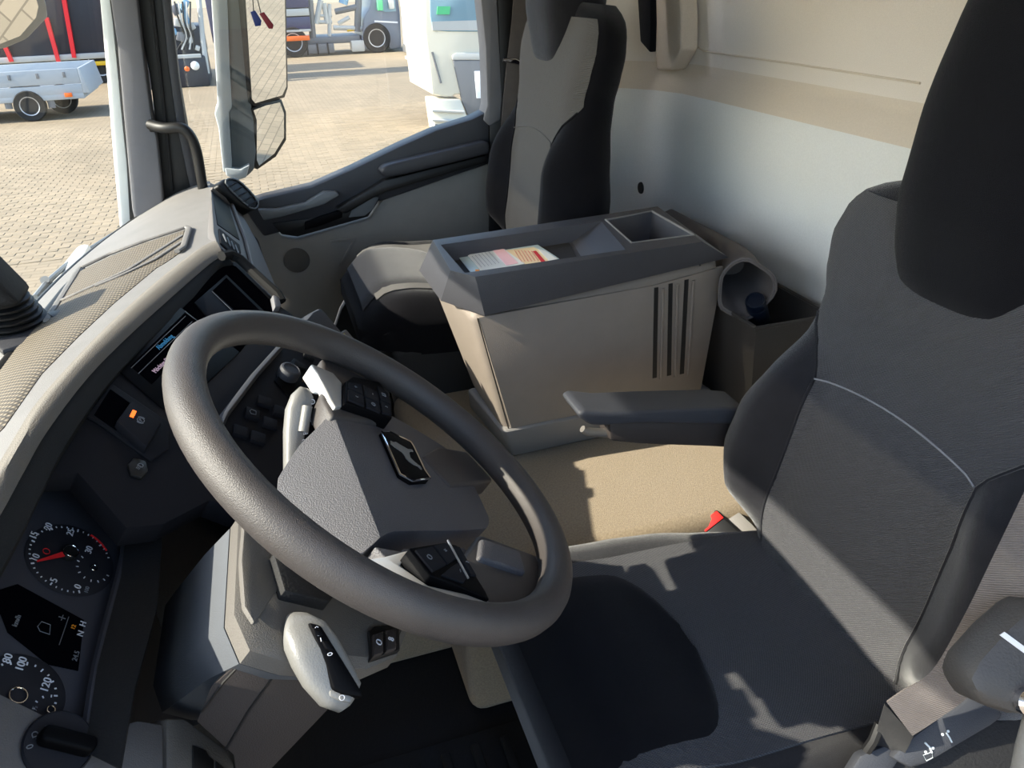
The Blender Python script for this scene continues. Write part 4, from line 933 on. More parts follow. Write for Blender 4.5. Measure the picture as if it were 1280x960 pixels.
# belt buckle on the driver seat
bk = MB(); bdir = (on(905, 640, Y=.985) - on(925, 680, Y=.985)).normalized(); bc = on(893, 652, Y=.985)
PK = Plane(bc, CAM - bc + V((-.1, 0, .5)))
bk.prism([PK.at(x, y, .0) for x, y in ((872, 654), (896, 636), (908, 648), (930, 668), (912, 690), (878, 664))], -PK.n * .025, bev=.005, seg=3); bk = bk.build('belt_buckle', 'seal_black', ds)
b = MB(); b.prism([PK.at(x, y, .003) for x, y in ((873, 655), (896, 638), (905, 647), (882, 665))], -PK.n * .012, bev=.002); b = b.build('release_button', 'red_plastic', bk); b['label'] = 'red belt release button'
b = MB(); b.prism([PK.at(x, y, -.012) for x, y in ((905, 652), (924, 640), (940, 655), (955, 672), (935, 685))], -PK.n * .01, bev=.002); b.build('buckle_bracket', 'plinth_grey', bk)
# recliner lever with pictograms on the near side of the seat
PRr = Plane(on(1110, 915, Y=.44), (-.25, -.75, .62), right=(1, 0, 0))
lv = plate(PRr, [(1114, 948), (1130, 930), (1180, 893), (1215, 868), (1245, 878), (1256, 896), (1240, 908), (1160, 955), (1140, 962)], -.02, 0, 'column_dark', 'recliner_lever', ds, bev=.005)
def icon(pts, r, nm, closed=False):
    q = MB(); q.tube([PRr.at(x, y, .0008) for x, y in pts], r, n=5, closed=closed); q.build(nm, 'icon_white', lv)
icon([(1154, 944), (1165, 940), (1166, 947), (1158, 951)], .0005, 'seat_symbol', True)
icon([(1156, 928), (1162, 934), (1165, 941)], .0012, 'seat_symbol')
for x, y in ((1157, 940), (1166, 935), (1178, 918), (1185, 914)):
    q = MB(); q.lathe([(0, 0), (.0016, 0), (.0016, .0006), (0, .0006)], PRr.at(x, y, .0004), PRr.n, 10); q.build('seat_symbol_dot', 'icon_white', lv)
icon([(1183, 916), (1187, 922), (1190, 928)], .0010, 'seat_symbol')
plate(PRr, [(1060, 990), (1085, 950), (1200, 880), (1250, 900), (1290, 880), (1290, 1010)], -.06, -.022, 'rubber_black', 'side_cover', ds, bev=.004)
plate(PRr, [(1050, 985), (1075, 945), (1112, 930), (1125, 950), (1100, 990)], -.03, -.010, 'column_dark', 'side_trim', ds, bev=.004)
# seat belts
def belt(path, w, side, m, name, parent, th=.0022):
    """flat webbing along a path; side = width direction per point"""
    A, B = [], []
    pts = catmull(path, 6); sides = catmull([V(s) for s in side], 6)
    b = MB(); b.sheet([[p + s.normalized() * w * (-.5 + k / 4) for k in range(5)] for p, s in zip(pts, sides)], th); return b.build(name, m, parent, ang=60)
def belt_px(L, R, m, name, parent):
    b = MB(); Lc, Rc = catmull(L, 6), catmull(R, 6)
    b.sheet([[l.lerp(r, k / 4) for k in range(5)] for l, r in zip(Lc, Rc)], .0022); return b.build(name, m, parent, ang=60)
sb = empty('seat_belt', on(1150, 860, Y=.42), 'worn grey seat belt beside the driver seat backrest', 'seat belt')
belt_px([on(1282, 612, Y=.40), on(1245, 690, Y=.405), on(1205, 770, Y=.41), on(1165, 838, Y=.42), on(1128, 862, Y=.425), on(1108, 876, Y=.43)],
        [on(1330, 690, Y=.36), on(1295, 738, Y=.365), on(1258, 800, Y=.375), on(1215, 865, Y=.385), on(1175, 895, Y=.40), on(1140, 918, Y=.41)], 'belt_web', 'webbing', sb)
b = MB(); b.tube([on(1083, 938, Y=.44), on(1092, 925, Y=.44), on(1100, 905, Y=.445)], .006, n=8); b.build('anchor_strap', 'seal_black', sb)
belt_px([on(1106, 878, Y=.432), on(1098, 905, Y=.44), on(1090, 938, Y=.45)], [on(1142, 918, Y=.414), on(1134, 935, Y=.42), on(1126, 950, Y=.43)], 'velvet_black', 'anchor_sleeve', sb)
rl = empty('belt_reel_cover', on(1250, 840, Y=.33), 'dark plastic belt mounting with a metal bolt by the driver seat', 'belt mounting')
PQr = Plane(on(1250, 830, Y=.33), (-.15, -.8, .55), right=(1, 0, 0))
plate(PQr, [(1212, 850), (1225, 825), (1260, 786), (1300, 750), (1330, 760), (1330, 900), (1270, 896), (1228, 882)], -.05, 0, 'bin_grey', 'cover', rl, bev=.014)
plate(PQr, [(1250, 794), (1256, 790), (1290, 815), (1288, 822)], 0, .001, 'print_white', 'white_line', rl, bev=0)
b = MB(); b.lathe([(0, 0), (.012, 0), (.012, .007), (.009, .010), (.006, .010), (.005, .006), (0, .006)], PQr.at(1282, 876, 0), PQr.n, 20); b.build('bolt', 'chrome', rl)
b = MB(); b.tube([on(1270, 1010, Y=.30), on(1285, 940, Y=.30), on(1296, 900, Y=.31)], .011, n=10); b.build('stay', 'stalk_grey', rl)
pb_ = empty('seat_belt', on(630, 280, Y=2.1), 'grey seat belt hanging at the passenger door pillar', 'seat belt')
belt_px([on(644, -60, Y=2.145), on(640, 20, Y=2.145), on(632, 90, Y=2.145), on(626, 160, Y=2.148), on(622, 210, Y=2.15), on(628, 290, Y=2.15)],
        [on(676, -60, Y=2.145), on(664, 20, Y=2.145), on(652, 90, Y=2.145), on(642, 160, Y=2.148), on(635, 210, Y=2.15), on(637, 290, Y=2.15)], 'belt_web', 'webbing', pb_)
b = MB(); b.tube([on(629, 75, Y=2.135), on(643, 76, Y=2.135), on(658, 82, Y=2.135)], [.005, .008, .004], n=10); b.build('belt_stop', 'chrome', pb_)

# ================================================================== CENTRE CONSOLE (cool box) AND WHAT STANDS ON IT
cb = empty('cooler_box', (.55, 1.42, 1.5), 'beige and dark grey cool box with slotted side between the seats', 'cool box')
ZT = 1.935
ffo, rfo, rno, fno = on(541, 300, Z=ZT), on(822, 258, Z=ZT), on(878, 302, Z=ZT), on(573, 348, Z=ZT)
# skirt (lower rim of the lid)
ffs, rfs = on(524, 338, Z=ZT - .066), rfo + V((.05, .035, -.06))
fns, rns = on(582, 397, Z=ZT - .07), on(911, 322, Z=ZT - .055)
fls = on(527, 345, Z=ZT - .07)
t0, t1, t2, t3 = on(548, 306, Z=ZT), on(752, 277, Z=ZT), on(786, 316, Z=ZT), on(566, 346, Z=ZT)
t2 = on(782, 312, Z=ZT); t3 = on(581, 341, Z=ZT); t0 = on(551, 306, Z=ZT)
b0, b1, b2_, b3 = on(757, 275, Z=ZT), on(815, 264, Z=ZT), on(868, 294, Z=ZT), on(790, 304, Z=ZT)
bm = bmesh.new()
def nv(p): return bm.verts.new(V(p))
fn1, fn2 = on(563, 338, Z=ZT), on(594, 346, Z=ZT); sn1, sn2 = on(551, 376, Z=ZT - .07), on(606, 395, Z=ZT - .07)
Ov = [nv(p) for p in (ffo, rfo, rno, fn2, fn1)]; Tv = [nv(p) for p in (t0, t1, t2, t3)]; Bv = [nv(p) for p in (b0, b1, b2_, b3)]
Sv = [nv(p) for p in (ffs, rfs, rns, sn2, sn1)]
TD = [nv(p + V(d)) for p, d in zip((t0, t1, t2, t3), ((.008, -.01, -.033), (-.07, -.01, -.033), (-.07, .012, -.033), (.008, .012, -.033)))]
BD = [nv(p + V(d)) for p, d in zip((b0, b1, b2_, b3), ((.015, -.02, -.11), (-.015, -.02, -.11), (-.02, .015, -.11), (.01, .015, -.11)))]
bm.faces.new((Ov[0], Ov[1], Bv[1], Bv[0], Tv[1], Tv[0])); bm.faces.new((Ov[3], Ov[2], Bv[2], Bv[3], Tv[2], Tv[3]))
bm.faces.new((Ov[0], Tv[0], Tv[3], Ov[3], Ov[4])); bm.faces.new((Tv[1], Bv[0], Bv[3], Tv[2])); bm.faces.new((Bv[1], Ov[1], Ov[2], Bv[2]))
for A, B in ((Tv, TD), (Bv, BD), (Ov, Sv)):
    n_ = len(A)
    for i in range(n_): bm.faces.new((A[i], A[(i + 1) % n_], B[(i + 1) % n_], B[i]))
bm.faces.new(TD); bm.faces.new(BD); bm.faces.new(Sv)
bmesh.ops.recalc_face_normals(bm, faces=bm.faces)
es = [e for e in bm.edges if e.calc_face_angle(0) > .3]
bmesh.ops.bevel(bm, geom=es, offset=.009, segments=4, profile=.5, affect='EDGES', clamp_overlap=True)
b = MB(); b.bm.free(); b.bm = bm; lid = b.build('lid', 'console_lid', cb, ang=50)
b = MB(); b.tube([b0, b1, b2_, b3], .0025, n=6, closed=True); b.build('bin_rim', 'plinth_grey', lid)
b = MB(); b.prism([p + V((0, 0, .004)) for p in (TD[0].co, TD[1].co, TD[2].co, TD[3].co)] if False else [t0 + V((.014, -.016, -.031)), t1 + V((-.08, -.016, -.031)), t2 + V((-.08, .018, -.031)), t3 + V((.014, .018, -.031))], (0, 0, -.003)); b.build('tray_mat', 'rubber_black', lid)
# body
ntl, ntr = fns + V((.012, .008, .0)), rns + V((-.012, .008, 0))
nbl, nbr = on(631, 545, Y=ntl.y + .015), on(880, 493, Y=ntr.y + .015)
ftl, ftr = ffs + V((.012, -.01, 0)), rfs + V((-.012, -.01, 0))
fbl, fbr = V((nbl.x - .005, ftl.y - .02, nbl.z)), V((nbr.x, ftr.y - .02, nbr.z))
b = MB(); b.hexa([nbl, nbr, fbr, fbl, ntl, ntr, ftr, ftl], bev=.022, seg=4); b.build('body', 'console_beige', cb, ang=50)
PSd = Plane(ntl, (nbl - ntl).cross(ntr - ntl) * -1 if (nbl - ntl).cross(ntr - ntl).dot(CAM - ntl) < 0 else (nbl - ntl).cross(ntr - ntl), right=ntr - ntl)
plate(PSd, [(598, 397), (818, 357), (905, 333), (876, 489), (640, 538)], -.004, .004, 'console_beige', 'side_panel', cb, bev=.002)
for x0, x1, yt, yb in ((818, 816, 360, 473), (836, 834, 355, 470), (856, 850, 350, 468)):
    plate(PSd, [(x0, yt), (x0 + 5, yt - 1), (x1 + 5, yb - 1), (x1, yb)], .004, .0052, 'seal_black', 'vent_slot', cb, bev=0)
    b = MB(); b.tube([PSd.at(x0 + 11, yt, .004), PSd.at(x1 + 10, yb, .004)], .0055, n=8, flat=.6); b.build('vent_rib', 'console_beige', cb)
b = MB(); b.tube([PSd.at(597, 398, .003), PSd.at(637, 540, .003)], .0013, n=5); b.build('panel_gap', 'seal_black', cb)
b = MB(); b.tube([PSd.at(870, 303, .02), PSd.at(873, 308, .018), PSd.at(875, 332, .006)], .0016, n=5); b.build('lid_gap', 'seal_black', lid)
# plinth on the tunnel
b = MB(); pz = 1.5
pl0 = [on(560, 520, Z=pz), on(640, 572, Z=pz), on(757, 551, Z=pz), on(905, 516, Z=pz)]
b.hexa([pl0[1], pl0[3], V((pl0[3].x, fbr.y + .02, pz)), V((pl0[1].x - .03, fbr.y + .02, pz)), nbl + V((-.01, -.015, .02)), nbr + V((.01, -.015, .02)), V((nbr.x, fbr.y + .01, nbr.z)), V((nbl.x - .02, fbl.y + .01, nbl.z))], bev=.012, seg=3)
b.build('plinth', 'plinth_grey', cb)
# leaflets in the tray
ZL = ZT - .030
def leaflet(label, pts, z, m, bars, lines, mm='ink_grey'):
    e = empty('leaflet', on(*pts[0], Z=z), label, 'leaflet', 'leaflets in the cool box tray')
    q = MB(); q.prism([on(x, y, Z=z) for x, y in pts], (0, 0, .0012)); q.build('sheet', m, e)
    for ib, (bp_, bmat) in enumerate(bars):
        q = MB(); q.prism([on(x, y, Z=z + .0014 + .0005 * ib) for x, y in bp_], (0, 0, .0004)); q.build('printed_field', bmat, e)
    for (x0, y0), (x1, y1), lm in lines:
        q = MB(); q.tube([on(x0, y0, Z=z + .003), on(x1, y1, Z=z + .003)], .0004, n=4); q.build('print_line', lm, e)
leaflet('pale blue glossy sleeve at the bottom of the paper pile', [(571, 319), (617, 304), (640, 322), (652, 335), (588, 341)], ZL, 'paper_blue', [], [])
leaflet('blue and red safety leaflet lying to the right in the tray', [(629, 311), (662, 300), (699, 324), (655, 332)], ZL + .0015, 'paper_blue',
        [([(632, 313), (667, 309), (697, 324), (657, 331)], 'paper_yellow'), ([(666, 314), (670, 313.5), (682, 327), (677, 328)], 'ink_red'), ([(672, 311), (682, 314), (697, 324), (686, 326)], 'paper')],
        [((643 + k * 4.2, 312.5 + k * .2), (652 + k * 4.2, 327 - k * .2), 'ink_red') for k in range(6)])
leaflet('white printed sheet with a pink block on top of the papers', [(585, 320), (596, 314), (626, 309), (656, 330), (622, 337), (602, 339)], ZL + .003, 'paper',
        [([(616, 313), (629, 311), (648, 329), (633, 332)], 'paper_pink'), ([(594, 337), (599, 337), (600, 341), (594.5, 341)], 'orange')],
        [((590 + k * 4, 320 - k * 1.2), (602 + k * 4.4, 334 - k * 1.0), 'ink_grey') for k in range(6)])

# storage bin behind the cool box, with a folded bag and a bottle
sbn = empty('storage_bin', (.93, 1.3, 1.5), 'dark grey open plastic bin behind the cool box', 'bin')
Yb = 1.20
rim = [on(903, 372, Y=Yb), on(966, 407, Y=Yb - .01), on(1012, 392, Y=Yb + .03)]
zr = rim[1].z; x0, x1 = rfs.x + .006, 1.055; y0, y1 = rim[1].y, rim[1].y + .46
b = MB(); r_o = [V((x0, y0, zr)), V((x1, y0, zr)), V((x1, y1, zr)), V((x0, y1, zr))]; ctr = sum(r_o, V()) / 4
def rr_(s, z, inset): return [V((p.x + (ctr.x - p.x) * s + inset * (1 if p.x < ctr.x else -1), p.y + inset * (1 if p.y < ctr.y else -1), z)) for p in r_o]
bm_ = MB(); bm_.loft([rr_(.08, 1.5, .03), rr_(0, zr, 0), rr_(0, zr, .006), rr_(.08, 1.51, .036)]); bm_.build('shell', 'bin_grey', sbn, ang=30)
b.tube([p for p in r_o], .005, n=8, closed=True); b.build('rim', 'bin_grey', sbn)
bg_ = empty('cloth_bag', on(880, 310, Y=1.4), 'rolled grey cloth bag with an open end behind the cool box', 'bag')
bc0, bc1, bc2 = V((.80, 1.66, 1.93)), V((.86, 1.45, 1.925)), on(935, 347, Y=1.22)
rings = []; pth = catmull([on(836, 270, Y=1.80), on(870, 292, Y=1.66), on(905, 320, Y=1.46), on(925, 345, Y=1.32), on(931, 362, Y=1.26)], 5)
for i, p in enumerate(pth):
    t = i / (len(pth) - 1); a = pth[max(0, i - 1)]; c = pth[min(len(pth) - 1, i + 1)]; tn = (c - a).normalized(); s = tn.cross(V((0, 0, 1))).normalized(); u = s.cross(tn)
    rw = .022 + .034 * t; rh = .018 + .048 * t ** 1.3
    rings.append([p + s * rw * math.cos(q) * (1 + .10 * math.sin(3 * q + 5 * t)) + u * rh * math.sin(q) * (1 + .08 * math.sin(4 * q + 9 * t)) for q in [2 * math.pi * k / 24 for k in range(24)]])
inner = [[p + (sum(r, V()) / len(r) - p) * .10 for p in r] for r in rings]
b = MB(); b.loft(rings[::1] + inner[::-1][:10], cap=True); b.build('cloth', 'bag_cloth', bg_, ang=70)
b = MB(); b.tube(rings[-1], .0028, n=6, closed=True); b.build('hem', 'bag_cloth', bg_)
bt = empty('bottle', on(942, 380, Y=1.2), 'dark blue bottle sticking out of the grey bag', 'bottle')
q0 = on(950, 400, Y=1.28); ax = (on(938, 352, Y=1.225) - q0).normalized()
b = MB(); b.lathe([(0, 0), (.020, 0), (.0215, .004), (.0215, .055), (.020, .060), (.018, .062)], q0, ax, 24); b.build('body', 'bottle_blue', bt)
b = MB(); b.lathe([(.0205, .060), (.0205, .078), (.019, .081), (.016, .081), (.015, .079), (0, .079)], q0, ax, 24); b.build('cap', 'bottle_blue', bt)

# ================================================================== OUTSIDE, CLOSE TO THE CAB
mr = empty('exterior_mirror', on(300, 200, Y=2.45), 'tall grey exterior mirror outside the passenger window', 'mirror')
YM = 2.44
def ms(pts, Y, dy, m, name, par, bev=.004):
    q = MB(); q.prism([on(x, y, Y=Y) for x, y in pts], (0, dy, 0), bev=bev); return q.build(name, m, par)
ms([(252, -90), (275, -90), (284, 0), (287, 80), (290, 135), (286, 140), (290, 205), (289, 216), (279, 216), (273, 160), (268, 142), (272, 130), (268, 60), (264, 0)], YM, .10, 'mirror_arm', 'arm_face', mr, .006)
ms([(272, -90), (292, -90), (301, 0), (310, 100), (317, 150), (320, 190), (318, 212), (308, 222), (286, 214), (289, 190), (286, 140), (289, 120), (284, 0)], YM + .03, .14, 'mirror_shell', 'housing', mr, .008)
ms([(281, 210), (300, 212), (312, 206), (308, 222), (296, 226), (283, 220)], YM - .005, .08, 'mirror_arm', 'foot', mr, .004)
# two mirror glasses facing back towards the cab
MC = on(330, 70, Y=YM + .06)
PM = Plane(MC, (.62, -.76, -.10), right=(.78, .62, 0))
def mg(pts, m, name, o0, o1, par, bev=.002): return plate(PM, pts, o0, o1, m, name, par, bev)
bz = mg([(296, -90), (352, -90), (358, 0), (360, 110), (356, 122), (318, 133), (312, 128), (304, 0)], 'seal_black', 'main_bezel', -.035, 0, mr)
mg([(300, -90), (350, -90), (356, 0), (358, 108), (353, 119), (319, 129), (315, 124), (307, 0)], 'mirror_glass', 'main_glass', 0, .002, bz, 0)
bz = mg([(314, 136), (330, 129), (352, 124), (358, 140), (358, 175), (345, 196), (322, 212), (318, 208), (318, 150)], 'seal_black', 'wide_angle_bezel', -.03, 0, mr)
mg([(317, 138), (332, 132), (350, 128), (355, 142), (355, 172), (343, 192), (324, 207), (321, 200), (321, 150)], 'mirror_glass', 'wide_angle_glass', 0, .002, bz, 0)
# two small tags dangling on strings inside the passenger window
for nm, lb, m_, pts, st in (('hanging_tag', 'small blue tag dangling on a black string by the window', 'tag_blue', [(313, 15), (319, 13), (327, 26), (326, 32), (319, 33)], [(308, -60), (316, 0), (317, 14)]),
                        ('hanging_tag', 'small dark red tag dangling on a black string by the window', 'tag_red', [(324, 17), (330, 15), (342, 31), (341, 36), (336, 36)], [(318, -60), (322, 0), (326, 16)])):
    e = empty(nm, on(*pts[3], Y=2.05), lb, 'tag', 'tags dangling by the passenger window')
    q = MB(); q.prism([on(x, y, Y=2.05) for x, y in pts], (0, .006, 0), bev=.001); q.build('tag_plate', m_, e)
    top_ = on(*st[0], Y=2.05); q = MB(); q.tube([V((top_.x, top_.y, 2.95))] + [on(x, y, Y=2.05) for x, y in st], .0012, n=5); q.build('string', 'seal_black', e)
# front mirror seen through the windscreen (top left)
fmr = empty('front_mirror', on(20, 20, Y=1.75), 'round-edged front mirror hanging outside the windscreen', 'mirror')
PFm = Plane(on(15, 15, X=-.66), (.45, -.50, -.74), right=(.7, .7, 0))
plate(PFm, [(-80, 20), (-40, 60), (5, 63), (35, 50), (62, 22), (60, 8), (50, -20), (0, -80), (-60, -80)], -.05, -.002, 'mirror_shell', 'housing', fmr, .012)
plate(PFm, [(-76, 18), (-40, 52), (0, 55), (25, 45), (45, 22), (48, 8), (40, -18), (0, -74), (-56, -74)], -.002, .0, 'mirror_glass', 'glass', fmr, 0)
b = MB(); b.tube([PFm.at(-20, -60, -.03), V((-.62, 1.3, 2.62)), V((-.5, 1.3, 2.75))], .018, n=10); b.build('arm', 'seal_black', fmr)
# windscreen wiper lying at the foot of the glass
wp_ = empty('windscreen_wiper', on(100, 345, X=-.47), 'grey windscreen wiper resting outside the glass', 'wiper')
XW = -.515
b = MB(); b.tube([on(x, y, X=XW) for x, y in ((44, 372), (60, 352), (82, 332), (110, 312), (138, 294), (152, 286))], [.007, .007, .006, .005, .005, .004], n=8); b.build('arm', 'mirror_shell', wp_)
b = MB(); b.tube([on(x, y, X=XW + .01) for x, y in ((48, 380), (72, 352), (100, 328), (128, 306), (148, 291))], .006, n=8); b.build('blade', 'mirror_shell', wp_)
b = MB(); b.tube([on(56, 350, X=XW), on(62, 356, X=XW)], .010, n=10); b.build('pivot', 'mirror_shell', wp_)
# outer cowl below the windscreen
b = MB(); b.prism([(-.505, .05, 1.80), (-.48, .05, 1.80), (-.46, .05, 1.5), (-.58, .05, 1.2), (-.60, .05, 1.5), (-.57, .05, 1.74)], (0, 2.2, 0), bev=.01)
tag(b.build('trim_5', 'body_white'), 'white cowl panel below the windscreen', 'cowl', kind='structure')
# ================================================================== VEHICLES IN THE YARD
def wheel(o, r, w, par, axis=(0, -1, 0), name='wheel'):
    """o = centre of the outer face"""
    ax = V(axis); b = MB(); b.lathe([(r * .62, -.02), (r * .95, 0), (r, -.03), (r, -w + .03), (r * .95, -w), (r * .5, -w)], o, ax, 28); t_ = b.build(name, 'tyre', par)
    b = MB(); b.lathe([(0, -.04), (r * .18, -.03), (r * .22, -.05), (r * .45, -.07), (r * .56, -.02), (r * .62, -.01), (r * .63, -.05)], o, ax, 24); b.build('rim', 'wheel_rim', t_)
    return t_
def bxs(name, m, par, lo, hi, bev=.02):
    b = MB(); b.box([(a + c) / 2 for a, c in zip(lo, hi)], [abs(c - a) for a, c in zip(lo, hi)], bev=bev); return b.build(name, m, par)
# low white trailer seen through the windscreen
YT = 19.0
tl = empty('flatbed_trailer', on(38, 150, Z=0), 'low white drop-side trailer with one wheel showing', 'trailer')
xa, xb = on(-150, 110, Y=YT).x, on(100, 100, Y=YT).x; zt, zb = on(60, 87, Y=YT).z, on(60, 126, Y=YT).z
zm = (zt + zb) / 2
bxs('floor_frame', 'trailer_white', tl, (xa, YT, zb), (xb, YT + 2.0, zb + .12))
bxs('side_board', 'trailer_white', tl, (xa, YT, zm + .01), (xb, YT + .04, zt), .01)
bxs('side_board', 'trailer_white', tl, (xa, YT, zb + .1), (xb, YT + .04, zm - .01), .01)
bxs('side_board', 'trailer_white', tl, (xa, YT + 1.96, zb + .1), (xb, YT + 2.0, zt), .01)
b = MB(); b.hexa([(xb, YT, zb + .1), (xb + .12, YT + .0, zb + .1), (xb + .12, YT + 2, zb + .1), (xb, YT + 2, zb + .1), (xb, YT, zt), (xb + .05, YT, zt), (xb + .05, YT + 2, zt), (xb, YT + 2, zt)], bev=.01); b.build('tail_board', 'trailer_white', tl)
for x in (-20, 8, 44, 78): bxs('latch', 'grille_grey', tl, (on(x, 92, Y=YT).x, YT - .03, zt - .16), (on(x, 92, Y=YT).x + .05, YT, zt - .06), .005)
wo = on(37, 134, Y=YT - .05); wr_ = .30; wo.z = wr_
wheel(wo, wr_, .2, tl)
b = MB(); b.tube([wo + V((math.cos(a) * .40, .1, math.sin(a) * .40)) for a in [math.radians(q) for q in range(-10, 200, 15)]], .07, n=8, flat=.3, upv=(0, 1, 0)); b.build('fender', 'grille_grey', tl)
w2 = wo + V((.45, .9, 0)); wheel(w2, wr_, .2, tl)
bxs('tail_light', 'amber', tl, (on(80, 115, Y=YT).x, YT - .04, zb + .05), (on(80, 115, Y=YT).x + .14, YT, zb + .13), .005)
b = MB(); b.tube([V((xa, YT + 1, zb)), V((xa - 1.2, YT + 1, .45))], .05); b.build('drawbar', 'grille_grey', tl)
# dark tall vehicle body behind the trailer, with red struts
YK = 26.0
dk = empty('dark_truck_body', on(70, 95, Z=0), 'dark tall truck body with red slanting struts behind the trailer', 'truck')
X0, X1 = on(-300, 60, Y=YK).x, on(205, 60, Y=YK).x
zr1, zr0 = on(70, 75, Y=YK).z, on(70, 84, Y=YK).z
bxs('side_wall', 'dark_paint', dk, (X0, YK + .1, zr1), (X1, YK + 2.5, 4.0))
bxs('white_rail', 'steel_light', dk, (X0, YK, zr1 - .02), (X1, YK + .15, zr1 + .13), .02)
bxs('yellow_rail', 'yellow_paint', dk, (X0, YK - .02, zr0 - .02), (X1, YK + .12, zr0 + .09), .02)
bxs('chassis', 'dark_paint', dk, (X0, YK + .3, .55), (X1, YK + 2.3, zr0), .03)
for (xa_, ya_), (xb_, yb_) in (((58, 22), (74, 79)), ((66, -80), (93, 72)), ((-20, 0), (15, 77)), ((122, -60), (138, 70))):
    p, q = on(xa_, ya_, Y=YK), on(xb_, yb_, Y=YK); b = MB(); b.tube([p, q], .075, n=4); b.build('red_strut', 'red_paint', dk)
for x in (-120, 130, 170):
    p = on(x, 100, Y=YK + .1); wheel(V((p.x, YK + .1, .5)), .5, .35, dk)
# cluttered recovery vehicle seen between pillar and mirror
YR = 23.5
rv = empty('crane_truck', on(240, 100, Z=0), 'dark crane truck with amber lamp seen between pillar and mirror', 'truck')
def px(x, y, Y): return on(x, y, Y=Y)
a, c = px(205, 72, YR), px(262, 100, YR)
bxs('bumper', 'dark_paint', rv, (a.x - 1, YR, c.z - .15), (c.x, YR + 2.4, a.z), .05)
a2, c2 = px(205, 45, YR), px(262, 70, YR)
bxs('chassis', 'dark_paint', rv, (a2.x - 1, YR + .2, c2.z), (c2.x - .1, YR + 2.4, a2.z + .2), .04)
bxs('white_bar', 'steel_light', rv, (a.x - .5, YR - .04, px(230, 73, YR).z), (px(252, 73, YR).x, YR + .1, px(230, 71, YR).z + .05), .01)
b = MB(); b.lathe([(0, 0), (.10, .0), (.11, .04), (.08, .07), (0, .08)], px(244, 82, YR - .05), (0, -1, 0), 18); b.build('headlamp', 'lamp_white', rv)
b = MB(); b.lathe([(0, 0), (.06, .0), (.065, .03), (.05, .05), (0, .055)], px(234, 86, YR - .05), (0, -1, 0), 16); b.build('indicator_lamp', 'amber', rv)
b = MB(); b.tube([px(243, -60, YR + .4), px(253, 45, YR + .2), px(259, 92, YR + .1)], .065, n=8); b.build('boom_pole', 'steel_light', rv)
b = MB(); b.tube([px(228, 5, YR + .3), px(236, 35, YR + .2)], .07, n=8); b.build('hydraulic_ram', 'steel_blue', rv)
for x, y, s_, m_ in ((220, 12, .22, 'grille_grey'), (232, 4, .16, 'steel_blue'), (222, 28, .18, 'steel_light'), (240, 33, .15, 'steel_light'), (226, 46, .2, 'grille_grey'), (238, 50, .14, 'steel_light'), (218, 40, .14, 'steel_blue'), (247, 60, .12, 'steel_light')):
    p = px(x, y, YR + .15); q = MB(); q.box(p, (s_, s_ * .8, s_ * 1.1), rot=Matrix.Rotation(random.uniform(-.5, .5), 3, 'Y'), bev=.03); q.build('crane_valve_block', m_, rv)
for k in range(5):
    q = MB(); q.tube(catmull([px(218 + 5 * k, 2, YR + .1), px(222 + 4 * k, 20 + 3 * k, YR), px(230 + 3 * k, 45, YR + .1), px(222 + 5 * k, 62, YR + .1)], 4), .022, n=6); q.build('hose', ('seal_black', 'steel_light')[k % 2], rv)
bxs('upright_panel', 'dark_paint_blue', rv, (px(256, 0, YR + .5).x, YR + .5, 1.0), (px(275, 0, YR + .5).x, YR + 2, 4.0), .03)
for x in (225,): wheel(V((px(x, 100, YR + .1).x - .6, YR + .02, .48)), .48, .32, rv)
# grey truck with crane in the distance
YG = 31.0
gt = empty('grey_crane_truck', on(470, 68, Z=0), 'grey loading-crane truck parked sideways in the distance', 'truck')
def P3(x, y): return on(x, y, Y=YG)
wg = P3(472, 57); wheel(V((wg.x, YG - .05, .5)), .5, .35, gt)
xl = P3(356, 40).x
wheel(V((xl + .25, YG - .05, .5)), .5, .35, gt); wheel(V((xl - .9, YG - .05, .5)), .5, .35, gt)
b = MB(); b.prism([P3(x, y) for x, y in ((452, 62), (455, 22), (462, 10), (466, -30), (494, -30), (500, 15), (502, 60), (488, 62), (484, 50), (472, 45), (460, 52), (459, 62))], (0, 2.3, 0), bev=.06); b.build('cab', 'grey_paint', gt)
b = MB(); b.prism([P3(x, y) + V((0, -.03, 0)) for x, y in ((470, 12), (472, -28), (490, -28), (495, 14), (482, 15))], (0, .05, 0)); b.build('side_window', 'vehicle_glass', gt)
b = MB(); b.prism([P3(x, y) + V((0, -.04, 0)) for x, y in ((468, 25.5), (497, 27), (497, 29), (468, 27.5))], (0, .03, 0)); b.build('white_lettering', 'print_white', gt)
for x, y in ((474, 5), (488, 3)):
    p = P3(x, y) + V((0, -.15, 0)); q = MB(); q.box(p, (.2, .12, .42), bev=.03); q.build('cab_mirror', 'green_sticker' if x == 474 else 'steel_light', gt)
bxs('chassis', 'grille_grey', gt, (xl - 1.5, YG + .2, P3(400, 56).z), (P3(452, 52).x, YG + 2.1, P3(400, 47).z), .04)
bxs('underrun_guard', 'grille_grey', gt, (P3(368, 60).x, YG, P3(400, 67).z), (P3(418, 60).x, YG + .15, P3(400, 55).z), .03)
for k in range(4): bxs('guard_post', 'tyre', gt, (P3(370 + k * 13, 60).x, YG - .03, P3(400, 68).z), (P3(370 + k * 13, 60).x + .06, YG, P3(400, 54).z), .01)
bxs('tool_box', 'steel_light', gt, (P3(440, 60).x, YG - .02, P3(440, 65).z), (P3(456, 60).x, YG + .5, P3(440, 51).z), .03)
bxs('load_box', 'dark_paint_blue', gt, (xl - 1.5, YG, P3(370, 37).z), (P3(387, 20).x, YG + 2.4, P3(370, 21).z), .04)
